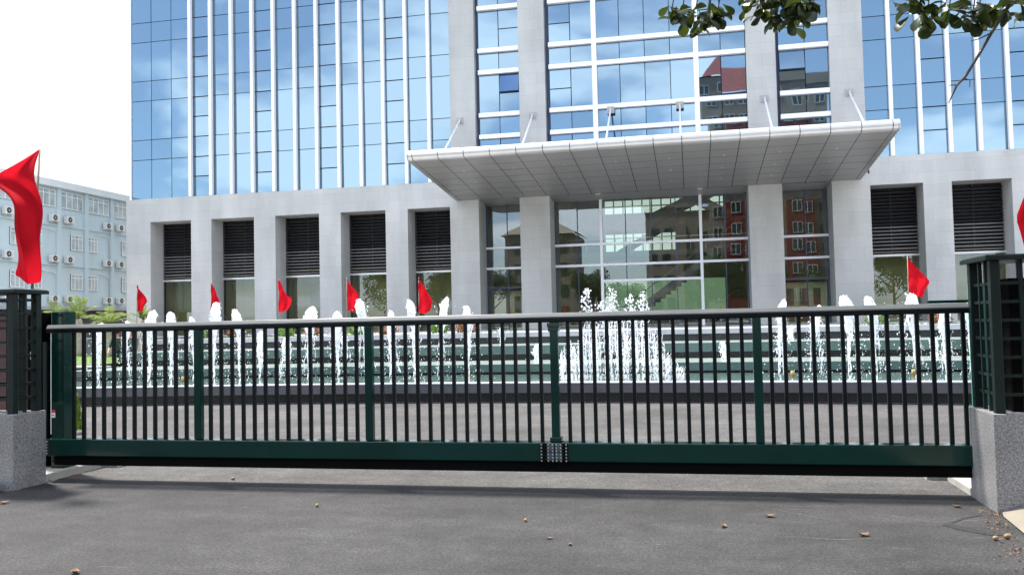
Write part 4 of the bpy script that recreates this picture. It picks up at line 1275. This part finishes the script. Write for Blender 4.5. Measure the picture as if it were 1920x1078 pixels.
# ------------------------------------------------------------------ lawn, palms and planting
m = MB()
m.poly([(-45, 21, 0.30), (-19.6, 21, 0.42), (-18.9, 26, 0.5), (-20.5, 30.6, 0.62), (-45, 30.6, 0.75)], MT['lawn'])
m.poly([(-45, 21, 0.0), (-19.6, 21, 0.0), (-19.6, 21, 0.42), (-45, 21, 0.30)], MT['lawn'])
o = m.build('lawn'); o['kind'] = 'structure'
rg = random.Random(3)
m = MB()
for i in range(5000):
    x = rg.uniform(-34, -19.3); y = rg.uniform(21, 30.4)
    z = 0.40 + (y - 21) * 0.022
    h = rg.uniform(0.03, 0.08); a = rg.random() * 6.28; dx, dy = 0.012 * math.cos(a), 0.012 * math.sin(a)
    m.poly([(x - dx, y - dy, z - 0.03), (x + dx, y + dy, z - 0.03), (x + rg.gauss(0, .03), y + rg.gauss(0, .03), z + h)], MT['shrub'])
o = m.build('grass', fix=False); o['kind'] = 'stuff'; tag(o, 'short bright green grass of the lawn left of the fountain', 'grass')
m = MB(); m.box(-42, -37.7, 34, 34.3, 0, 1.9, MT['cream']); m.box(-42.1, -37.6, 33.95, 34.35, 1.902, 1.98, MT['coping'])
tag(m.build('garden_wall'), 'short cream garden wall behind the palm trunks', 'wall')

def palm(loc, h, r_, n, label, seed, size=1.3, droop=0.75):
    rr = random.Random(seed)
    t = thing('palm_tree', label, 'palm', loc, 'palms left of the fountain')
    m = MB(); pts = []; rad = []
    for i in range(9):
        q = i / 8; pts.append((0.04 * math.sin(q * 3 + seed), 0.03 * math.cos(q * 2), h * q)); rad.append(r_ * (1.15 - 0.35 * q + (0.12 if i % 2 else 0)))
    m.tube(pts, rad, MT['palm_trunk'], 10); m.build('trunk', t)
    m = MB()
    top = Vector(pts[-1])
    for f in range(n):
        a = 6.283 * f / n + rr.uniform(-.2, .2); el = rr.uniform(0.4, 1.45); Ln = size * rr.uniform(0.8, 1.1)
        sp = []; 
        for i in range(9):
            q = i / 8
            rdist = Ln * q * math.cos(el) * (1 - 0.1 * q); zz_ = Ln * q * math.sin(el) - droop * 0.75 * Ln * q * q * (0.5 + 0.5 * math.cos(el))
            sp.append(top + Vector((math.cos(a) * rdist, math.sin(a) * rdist, zz_)))
        m.tube(sp, [0.014 * (1 - 0.08 * i) for i in range(9)], MT['palm'], 4)
        side = Vector((-math.sin(a), math.cos(a), 0))
        for i in range(19):
            q = 0.12 + 0.88 * i / 18
            kf = q * 8; k0 = min(int(kf), 7); p = sp[k0].lerp(sp[k0 + 1], kf - k0)
            d = (sp[k0 + 1] - sp[k0]).normalized()
            ll = 0.30 * size / 1.3 * (1.05 - 0.75 * abs(q - 0.45)) * rr.uniform(.8, 1.1)
            for s in (-1, 1):
                tip = p + side * s * ll * 0.8 + d * ll * 0.5 + Vector((0, 0, -0.25 * ll + rr.gauss(0, .03)))
                wv = d * 0.007
                m.poly([p - wv, p + wv, tip.lerp(p, 0.4) + wv * 1.3 + Vector((0, 0, .01)), tip, tip.lerp(p, 0.4) - wv * 1.3], MT['palm'])
    m.build('crown', t, fix=False)
    return t
palm((-24.06, 30.0, 0.62), 1.46, 0.16, 15, 'largest palm, feathery crown above the gate guide post', 1, 1.35)
palm((-25.3, 30.2, 0.62), 1.42, 0.15, 13, 'palm at the far left behind the guide post', 2, 1.2)
palm((-22.38, 29.6, 0.6), 1.25, 0.15, 14, 'low broad palm left of the first red flag', 3, 1.25)
palm((-19.5, 27.6, 0.2), 1.75, 0.12, 13, 'small palm standing under the leftmost red flag of the row', 4, 0.8, 0.7)

def leafball(n, rx, ry, rz, sz, mt, rr, hollow=0.35):
    m = MB()
    for i in range(n):
        while True:
            p = Vector((rr.uniform(-1, 1), rr.uniform(-1, 1), rr.uniform(-1, 1)))
            if hollow < p.length < 1.0 + 0.12 * mnoise.noise(p * 3):
                break
        p = Vector((p.x * rx, p.y * ry, p.z * rz))
        a = Vector((rr.gauss(0, 1), rr.gauss(0, 1), rr.gauss(0, 1))).normalized(); b = a.orthogonal().normalized()
        s = sz * rr.uniform(0.6, 1.3)
        m.poly([p - a * s, p + b * s * 0.45, p + a * s, p - b * s * 0.45], mt)
    return m
rs = random.Random(21)
SH = [(-16.2, 0, 'low green shrub at the left end of the terrace planter'), (-15.0, 1, 'reddish shrub right of the first flag in the planter'), (-13.2, 0, 'green shrub beside the third flag pole'), (-12.2, 1, 'reddish shrub left of the fourth flag pole'),
      (-10.6, 0, 'green shrub between the fourth and fifth flag poles'), (-9.6, 1, 'reddish shrub left of the fifth flag pole'), (-7.9, 0, 'green shrub right of the fifth flag pole'), (-7.0, 1, 'last reddish shrub of the left planter'),
      (5.2, 0, 'green shrub left of the right-hand flag pole'), (6.9, 1, 'reddish shrub right of the right-hand flag pole'), (8.1, 0, 'green shrub at the right end, seen between gate bars')]
for x, kd, l_ in SH:
    t = thing('shrub', l_, 'shrub', (x, 26.2, 1.15), 'shrubs along the terrace planter')
    mm = leafball(260, 0.33, 0.3, 0.22, 0.06, MT['shrub_red' if kd else 'shrub'], rs); o = mm.build('foliage', t, fix=False); o.location = (0, 0, 0.27)
    q = MB(); q.tube([(0, 0, 0), (0, 0, 0.3)], [0.02, 0.012], MT['bark'], 6); q.build('stem', t)
m = MB()
for i in range(2600):
    x = rs.choice((rs.uniform(-16.5, -5.6), rs.uniform(4.6, 12))); y = rs.uniform(25.4, 26.8)
    a = rs.random() * 6.28; s = rs.uniform(.03, .07)
    m.poly([(x, y, 1.15), (x + s * math.cos(a), y + s * math.sin(a), 1.15 + rs.uniform(.05, .14)), (x + s * .5 * math.cos(a + 1), y + s * .5 * math.sin(a + 1), 1.15 + rs.uniform(.08, .16))], MT['shrub'])
o = m.build('ground_cover', fix=False); o['kind'] = 'stuff'; tag(o, 'low green ground cover in the terrace planter behind the fountain', 'plants')
# conical conifer by the guide post
t = thing('conifer_shrub', 'small bright green conical conifer behind the left end of the gate', 'shrub', (-9.35, 11.5, 0))
q = MB(); q.tube([(0, 0, 0), (0, 0, 0.45)], [0.025, 0.01], MT['bark'], 7); q.build('stem', t)
m = MB()
for i in range(1700):
    z = rs.random() ** 1.3; rad = 0.21 * (1 - z) ** 0.75 * (0.75 + 0.3 * mnoise.noise(Vector((z * 6, i % 7, 1)))) + 0.02
    a = rs.random() * 6.28; rr_ = rad * (0.6 + 0.4 * rs.random())
    p = Vector((rr_ * math.cos(a), rr_ * math.sin(a), 0.05 + z * 0.62))
    u = Vector((math.cos(a) * .4, math.sin(a) * .4, 1)).normalized(); b = Vector((-math.sin(a), math.cos(a), 0)); s = rs.uniform(.02, .045)
    m.poly([p - b * s * .4, p + u * s * .8 - b * s * .5, p + u * s * 1.6, p + u * s * .8 + b * s * .5], MT['conifer'])
m.build('foliage', t, fix=False)
# litter bin on the lawn edge
t = thing('litter_bin', 'small green and white bin on the lawn edge beside the guide post', 'bin', (-22.0, 24.0, 0.45))
m = MB(); m.box(-0.14, 0.14, -0.1, 0.1, 0, 0.13, MT['bin_green']); m.box(-0.14, 0.14, -0.1, 0.1, 0.25, 0.29, MT['bin_green']); m.build('body', t, bevel=0.01)
m = MB(); m.box(-0.12, 0.12, -0.09, 0.09, 0.132, 0.248, MT['bin_white']); m.build('slats', t)

# ------------------------------------------------------------------ two officers
def person(loc, rotz, label, arm, seed):
    t = thing('person', label, 'person', loc); t.rotation_euler = (0, 0, rotz)
    H = 1.62
    V = [((0, 0, .86), .125), ((0, 0, 1.02), .12), ((0, -.01, 1.2), .135), ((0, 0, 1.33), .10), ((0, 0, 1.39), .052), ((0, -.01, 1.45), .072), ((0, -.012, 1.53), .078), ((0, -.01, 1.585), .05)]
    E_ = [(0, 1), (1, 2), (2, 3), (3, 4), (4, 5), (5, 6), (6, 7)]
    for s in (-1, 1):
        b = len(V)
        el = (s * .23, -.02, 1.05); wr = arm(s)
        V += [((s * .15, 0, 1.31), .06), (el, .045), (wr, .032), ((wr[0], wr[1] - .03, wr[2] - .08), .03)]
        E_ += [(3, b), (b, b + 1), (b + 1, b + 2), (b + 2, b + 3)]
        b = len(V)
        V += [((s * .09, 0, .80), .085), ((s * .10, -.01, .45), .058), ((s * .10, .015, .08), .042), ((s * .105, -.12, .035), .035)]
        E_ += [(0, b), (b, b + 1), (b + 1, b + 2), (b + 2, b + 3)]
    me = bpy.data.meshes.new('body_cage'); me.from_pydata([v for v, r in V], E_, [])
    tmp = bpy.data.objects.new('body_cage', me); COL.objects.link(tmp)
    sk = tmp.modifiers.new('skin', 'SKIN'); sk.use_smooth_shade = True
    ss = tmp.modifiers.new('sub', 'SUBSURF'); ss.levels = 1; ss.render_levels = 1
    for i, (v, r) in enumerate(V):
        me.skin_vertices[0].data[i].radius = (r, r * (0.72 if i < 3 else 1))
    me.skin_vertices[0].data[0].use_root = True
    dg = bpy.context.evaluated_depsgraph_get()
    m2 = bpy.data.meshes.new_from_object(tmp.evaluated_get(dg))
    bpy.data.objects.remove(tmp)
    for k_ in ('uniform', 'skin', 'shoe'):
        m2.materials.append(MT[k_])
    for p in m2.polygons:
        c = p.center; p.use_smooth = True
        p.material_index = 0
        if c.z > 1.375:
            p.material_index = 1
        elif abs(c.x) > .17 and c.z < 1.07:
            p.material_index = 1
        elif c.z < 0.08:
            p.material_index = 2
    o = bpy.data.objects.new('body', m2); COL.objects.link(o); o.parent = t
    # face: nose, eyes, ears
    q = MB(); q.octa((0, -.092, 1.50), .014, MT['skin'], 1.5)
    q.octa((.078, 0, 1.505), .018, MT['skin'], 1.4); q.octa((-.078, 0, 1.505), .018, MT['skin'], 1.4)
    q.octa((.028, -.078, 1.525), .009, MT['hair'], .6); q.octa((-.028, -.078, 1.525), .009, MT['hair'], .6); q.box(-.022, .022, -.083, -.076, 1.462, 1.468, MT['maroon'])
    q.build('face', t)
    q = MB(); q.tube([(0, .02, 1.46), (0, .02, 1.56)], [.070, .08], MT['hair'], 12); q.build('hair', t)
    # peaked cap
    q = MB(); q.tube([(0, 0, 1.555), (0, 0, 1.592)], [.086, .09], MT['cap_red'], 16)
    cp = q.build('cap', t)
    q = MB(); q.tube([(0, 0, 1.5925), (0, -.01, 1.62), (0, -.01, 1.635)], [.092, .125, .10], MT['cap_green'], 16); q.build('crown', cp)
    q = MB(); q.obox((0, -.115, 1.555), (.065, 0, 0), (0, .045, -.018), (0, 0, .005), MT['shoe']); q.build('peak', cp)
    for s in (-1, 1):
        q = MB(); q.obox((s * .14, 0, 1.375), (.055, 0, -.012), (0, .025, 0), (0, 0, .006), MT['yellow']); q.build('shoulder_board', t)
    q = MB(); q.tube([(0, 0, .93), (0, 0, .965)], [.128, .128], MT['shoe'], 14); q.build('belt', t)
    # fingers
    for s in (-1, 1):
        wr = arm(s); q = MB()
        for f in range(4):
            bx = wr[0] - .02 + .013 * f
            q.tube([(bx, wr[1] - .04, wr[2] - .09), (bx, wr[1] - .05, wr[2] - .125), (bx, wr[1] - .042, wr[2] - .15 - .004 * (f % 3))], [.008, .007, .005], MT['skin'], 6)
        q.tube([(wr[0] - s * .02, wr[1] - .035, wr[2] - .06), (wr[0] - s * .035, wr[1] - .06, wr[2] - .09)], [.009, .006], MT['skin'], 6)
        q.build('fingers', t)
    return t
person((-19.36, 26.0, -0.06), R(25), 'officer in dark green uniform and red-banded peaked cap, left of the pair', lambda s: (s * .27, -.10, .84) if s > 0 else (-.24, -.16, .90), 1)
person((-18.84, 26.0, -0.06), R(-15), 'officer in dark green uniform standing on the right of the pair', lambda s: (s * .27, -.05, .80), 2)

# ------------------------------------------------------------------ almond tree over the right of the gate
at = thing('almond_tree', 'broad-leaved almond tree whose leafy twigs hang in at the top right', 'tree', (7.2, 5.2, 0))
def T(p):
    return Vector(p) - Vector((7.2, 5.2, 0))
m = MB()
m.tube([T(p) for p in ((7.2, 5.2, -0.1), (7.15, 5.25, 1.2), (7.0, 5.3, 2.6), (6.7, 5.4, 4.2), (6.3, 5.5, 5.6))], [.24, .19, .17, .14, .10], MT['bark'], 12)
m.build('trunk', at)
m = MB()
limb = [(6.75, 5.4, 4.0), (5.2, 5.8, 4.7), (3.6, 6.1, 4.75), (2.2, 6.2, 4.5), (0.9, 6.25, 4.35), (-0.3, 6.2, 4.15)]
m.tube([T(p) for p in limb], [.10, .075, .055, .04, .028, .015], MT['twig'], 9); m.build('branch', at)
m = MB()
tw = [(2.6, 6.2, 4.55), (2.32, 6.2, 3.9), (2.15, 6.2, 3.60), (2.03, 6.2, 3.42), (1.96, 6.2, 3.30), (1.86, 6.2, 3.14), (1.80, 6.19, 3.08), (1.74, 6.18, 2.96)]
m.tube([T(p) for p in tw], [.02, .016, .012, .011, .010, .009, .008, .003], MT['twig'], 7)
for a, b, c in (((2.03, 6.2, 3.42), (1.95, 6.2, 3.385), (1.9, 6.2, 3.375)), ((1.85, 6.19, 3.12), (1.885, 6.2, 3.11), (1.88, 6.2, 3.06)), ((1.8, 6.19, 3.08), (1.765, 6.19, 3.085), (1.75, 6.19, 3.08))):
    m.tube([T(a), T(b), T(c)], [.006, .004, .002], MT['twig'], 5)
m.build('bare_twig', at)
rl = random.Random(9)
def leaf(mb, p, d, up, Ln, wd):
    d = d.normalized(); s = d.cross(up).normalized(); nrm = s.cross(d)
    cols_ = []
    for t_, wv, cv in ((0, .06, 0), (.25, .38, .03), (.5, .8, .05), (.75, 1.0, .03), (.92, .7, -.02), (1.0, .15, -.05)):
        c = p + d * Ln * t_ + nrm * Ln * cv
        cols_.append((c - s * wd * wv + nrm * wd * .25 * wv, c, c + s * wd * wv + nrm * wd * .25 * wv))
    b = len(mb.v); k = mb.mi(MT['leaf'])
    for r in cols_:
        mb.v += [tuple(q) for q in r]
    for i in range(len(cols_) - 1):
        for j in range(2):
            mb.f.append((b + i * 3 + j, b + i * 3 + j + 1, b + i * 3 + j + 4, b + i * 3 + j + 3)); mb.m.append((k, True))
m = MB(); stm = MB()
NODES = [(-.07, 3.93, 4), (.0, 3.9, 5), (.10, 3.9, 3), (.19, 3.87, 6), (.25, 3.86, 6), (.17, 3.82, 4),
         (.46, 3.92, 4), (.55, 3.88, 6), (.65, 3.90, 8), (.72, 3.84, 8), (.75, 3.74, 7), (.70, 3.78, 6), (.84, 3.84, 5), (.88, 3.88, 3),
         (1.48, 3.80, 4), (1.58, 3.76, 6), (1.66, 3.74, 5), (1.76, 3.72, 7), (1.86, 3.70, 5), (1.88, 3.62, 4), (1.98, 3.74, 5), (2.10, 3.70, 6), (2.2, 3.76, 6), (2.28, 3.7, 5)]
for x in [i * .17 - .4 for i in range(36)]:      # the rest of the crown, over the frame
    NODES.append((x + rl.uniform(-.05, .05), 4.22 + rl.random() * .5, 7))
for x, z, n in [(a, b - (0.13 if b < 4 else 0), c) for a, b, c in NODES]:
    y = 6.2 + rl.uniform(-.12, .12)
    c = Vector((x, y, z))
    # twig to the limb
    lx = max(min(x + .3, 5), -.2); lz = 4.4
    stm.tube([T((lx, 6.22, lz)), T((x + .08, y, (z + lz) / 2 + .1)), T(c)], [.008, .006, .004], MT['twig'], 5)
    for i in range(n * 2):
        a = rl.random() * 6.283; d = Vector((math.cos(a), math.sin(a), rl.uniform(-1.6, .2)))
        up = Vector((rl.gauss(0, .5), rl.gauss(0, .5), 1))
        Ln = rl.uniform(.10, .15)
        leaf(m, T(c) + Vector((rl.gauss(0, .03), rl.gauss(0, .05), rl.gauss(0, .025))), d, up, Ln, Ln * rl.uniform(.25, .33))
m.build('leaves', at, fix=False); stm.build('twigs', at)
m = MB()
for k_ in range(26):
    c = Vector((rl.uniform(2.6, 9.5), rl.uniform(1.5, 8.0), rl.uniform(5.0, 7.4)))
    lb_ = leafball(150, 1.0, 1.0, 0.55, .11, MT['leaf'], rl)
    b = len(m.v); m.mi(MT['leaf']); m.v += [tuple(T(Vector(v) + c)) for v in lb_.v]
    m.f += [tuple(b + q for q in ff) for ff in lb_.f]; m.m += lb_.m
m.build('crown', at, fix=False)  # out-of-view crown, added overhead to shade the right pillar front

# ------------------------------------------------------------------ street side behind the camera (seen in the glass)
ab = thing('apartment_building', 'tall beige and red apartment building with a red roof, reflected in the glass', 'building', (11, -30, 0))
def AB(mb, name, parent=None, **k):
    o = mb.build(name, None, **k); o.parent = parent or ab
    if parent is None:
        o.matrix_parent_inverse = Matrix.Translation(-Vector((11, -30, 0)))
    return o
m = MB()
m.box(3.0, 21, -44, -30, 0, 36.5, MT['apt_beige'])
m.box(5.4, 10.0, -30, -28.6, 0, 31.5, MT['apt_red'])
m.box(14.0, 18.5, -30, -28.6, 0, 31.5, MT['apt_red'])
m.box(-6.5, 3.0, -42, -31, 0, 18.5, MT['apt_beige'])
m.box(-2.0, -0.4, -31, -30.2, 0, 16.0, MT['apt_beige'])
AB(m, 'wall')
m = MB()
m.poly([(2.4, -29.4, 36.5), (13, -29.4, 36.5), (10.5, -34, 41.5), (5.5, -34, 41.5)], MT['apt_roof'])
m.poly([(2.4, -29.4, 36.5), (5.5, -34, 41.5), (5.5, -40, 41.5), (2.4, -44, 36.5)], MT['apt_roof'])
m.poly([(13, -29.4, 36.5), (13, -44, 36.5), (10.5, -40, 41.5), (10.5, -34, 41.5)], MT['apt_roof'])
m.box(13.5, 21.3, -44, -29.7, 36.5, 38.2, MT['apt_beige'])
m.box(-6.8, 3.0, -42, -30.7, 18.5, 19.1, MT['apt_beige'])
AB(m, 'roof', fix=False)
for fz in range(10):
    z = 4.5 + fz * 3.2
    for xa, y in ((3.6, -30), (6.2, -28.6), (8.3, -28.6), (11.2, -30), (14.8, -28.6), (16.8, -28.6), (19.2, -30)):
        m = MB(); m.box(xa, xa + 1.3, y, y + 0.06, z, z + 1.5, MT['apt_glass']); wn = AB(m, 'window')
        q = MB()
        q.box(xa - .06, xa + 1.36, y + .02, y + .1, z + 1.5, z + 1.58, MT['win_white']); q.box(xa - .06, xa + 1.36, y + .02, y + .1, z - .08, z, MT['win_white'])
        q.box(xa + .6, xa + .7, y + .02, y + .1, z, z + 1.5, MT['win_white']); q.box(xa - .06, xa, y + .02, y + .1, z, z + 1.5, MT['win_white']); q.box(xa + 1.3, xa + 1.36, y + .02, y + .1, z, z + 1.5, MT['win_white'])
        AB(q, 'window_frame', wn)
for fz in range(4):
    z = 3.5 + fz * 3.4
    for xa in (-5.6, -3.6, 1.4):
        m = MB(); m.box(xa, xa + 1.2, -31, -30.92, z, z + 1.6, MT['apt_glass']); AB(m, 'low_window')
hb = thing('low_house', 'beige house with a hipped roof across the street, reflected in the porch glass', 'house', (-22, -26, 0))
m = MB(); m.box(-6, 5, -10, 0, 0, 15, MT['apt_beige']); m.build('wall', hb)
m = MB(); m.poly([(-6.6, .6, 15), (5.6, .6, 15), (-0.5, -5, 18.5)], MT['apt_beige']); m.poly([(5.6, .6, 15), (5.6, -10.6, 15), (-0.5, -5, 18.5)], MT['apt_beige']); m.poly([(-6.6, -10.6, 15), (-6.6, .6, 15), (-0.5, -5, 18.5)], MT['apt_beige']); m.build('roof', hb, fix=False)
for i in range(3):
    for j in range(4):
        m = MB(); m.box(-4.6 + i * 3.4, -3.2 + i * 3.4, 0, .07, 2 + j * 3.3, 3.8 + j * 3.3, MT['apt_glass']); m.build('window', hb)
rt = random.Random(31)
def street_tree(x, y, h, cr, label):
    t = thing('street_tree', label, 'tree', (x, y, 0), 'street trees across the road')
    m = MB(); m.tube([(0, 0, 0), (.1, 0, h * .3), (.05, .1, h * .6), (0, 0, h * .85)], [.2, .16, .12, .05], MT['bark'], 9)
    for k in range(5):
        a = k * 1.26; m.tube([(.07, .05, h * (.35 + .05 * k)), (cr * .6 * math.cos(a), cr * .6 * math.sin(a), h * (.6 + .05 * k))], [.08, .02], MT['bark'], 6)
    m.build('trunk', t)
    m = MB()
    for k in range(11):
        a = rt.random() * 6.28; d = cr * rt.uniform(.1, .75)
        c = Vector((d * math.cos(a), d * math.sin(a), h * rt.uniform(.5, .95)))
        lb_ = leafball(330, cr * .45, cr * .45, cr * .34, .2, MT['treeleaf'], rt, .3)
        b = len(m.v); m.mi(MT['treeleaf']); m.v += [tuple(Vector(v) + c) for v in lb_.v]
        m.f += [tuple(b + q for q in ff) for ff in lb_.f]; m.m += lb_.m
    m.build('crown', t, fix=False)
street_tree(-13, -12, 8.5, 3.6, 'street tree across the road, left of the others in the porch glass')
street_tree(-7.5, -13, 7.2, 3.0, 'lower street tree across the road, second from the left in the porch glass')
street_tree(4.5, -11, 9.5, 3.8, 'tallest street tree across the road, before the apartment building')
street_tree(10.5, -13, 8.0, 3.2, 'rightmost street tree across the road in the porch glass')

for i, (x, y, h, cr, l_) in enumerate(((-42, -12, 9.0, 4.2, 'street tree at the far left end of the row across the road'), (-34.5, -11.5, 9.6, 4.2, 'second street tree from the far left across the road'),
        (-27, -12.5, 9.2, 4.0, 'street tree before the beige hipped house across the road'), (-20, -11.5, 8.8, 3.8, 'street tree right of the hipped house across the road'),
        (17.5, -12, 8.6, 3.9, 'street tree right of the apartment building across the road'), (25, -12, 9.2, 4.2, 'street tree at the right end of the row across the road'))):
    street_tree(x, y, h, cr, l_)

# ------------------------------------------------------------------ litter on the asphalt
def nut(x, y, s, label):
    m = MB(); rr = random.Random(int(x * 100))
    pts = [(-s, 0, s * .7), (-s * .5, 0, s * .8), (0, 0, s * .85), (s * .6, 0, s * .8), (s, 0, s * .7)]
    m.tube(pts, [s * .25, s * .62, s * .8, s * .6, s * .15], MT['nut'], 8)
    o = m.build('fallen_fruit', None); o.location = (x, y, 0); o.rotation_euler = (0, 0, rr.random() * 6)
    tag(o, label, 'fruit', 'fruits fallen on the asphalt')
nut(-3.21, 6.93, .019, 'pale fallen fruit on the asphalt left of centre, nearest the gate shadow')
nut(-1.31, 6.59, .018, 'tan fallen fruit on the asphalt below the middle of the gate')
nut(2.07, 6.46, .024, 'golden fallen fruit at the right corner by the verge')
nut(1.98, 6.41, .021, 'brown fallen fruit left of the golden one at the right corner')
nut(-4.65, 8.05, .022, 'dark fallen fruit just behind the gate shadow at left')
def dry(x, y, s, a, label):
    m = MB(); n = 6; k = m.mi(MT['dry_leaf'])
    for i in range(n + 1):
        t = i / n; wd = s * .3 * math.sin(math.pi * (.08 + .86 * t)); curl = s * .25 * (2 * t - 1) ** 2
        m.v += [(s * (t - .5), -wd, curl + wd * .5 + .004), (s * (t - .5), 0, curl + .004), (s * (t - .5), wd, curl + wd * .6 + .004)]
    for i in range(n):
        for j in range(2):
            m.f.append((i * 3 + j, i * 3 + j + 1, i * 3 + j + 4, i * 3 + j + 3)); m.m.append((k, True))
    o = m.build('dry_leaf', None, fix=False); o.location = (x, y, 0.0); o.rotation_euler = (0, 0, a)
    tag(o, label, 'leaf', 'dry leaves on the asphalt')
dry(1.14, 6.43, .08, .4, 'large curled brown leaf on the asphalt right of centre')
dry(0.19, 6.58, .07, 1.2, 'small brown leaf on the asphalt below the right half of the gate')
dry(-3.93, 4.86, .09, 2.2, 'dark brown leaf at the bottom edge of the picture, left')
dry(-1.04, 6.09, .05, .2, 'thin straw-coloured leaf right of the tan fruit')
dry(-6.2, 6.75, .09, .9, 'orange-brown leaf beside the foot of the left pillar')
dry(-0.87, 5.94, .045, 1.9, 'tiny brown leaf nearest the viewer at the middle')
dry(2.03, 7.45, .07, 2.6, 'brown leaf against the right kerb under the gate')
dry(0.55, 6.95, .08, .1, 'thin dark leaf below the last gate post')
m = MB(); rr = random.Random(4)
for i in range(260):
    if i % 3 == 0:
        x = -6.55 + rr.gauss(0, .06); y = rr.uniform(6.4, 8.6)
        if y < 7.3: x = -6.6 + rr.gauss(0, .12)
    else:
        y = rr.uniform(5.6, 7.5); x = 1.95 + (y - 5.9) * .21 + rr.gauss(0, .05)
    s = rr.uniform(.004, .014); a = rr.random() * 6.28; z = rr.uniform(.006, .02)
    m.poly([(x + s * math.cos(a), y + s * math.sin(a), z), (x - s * .5 * math.sin(a), y + s * .5 * math.cos(a), z + rr.uniform(0, .015)), (x - s * math.cos(a), y - s * math.sin(a), z), (x + s * .5 * math.sin(a), y - s * .5 * math.cos(a), z)], MT['dry_leaf'])
o = m.build('leaf_debris', fix=False); o['kind'] = 'stuff'; tag(o, 'crumbled brown leaf debris along the kerbs beside both pillars', 'debris')
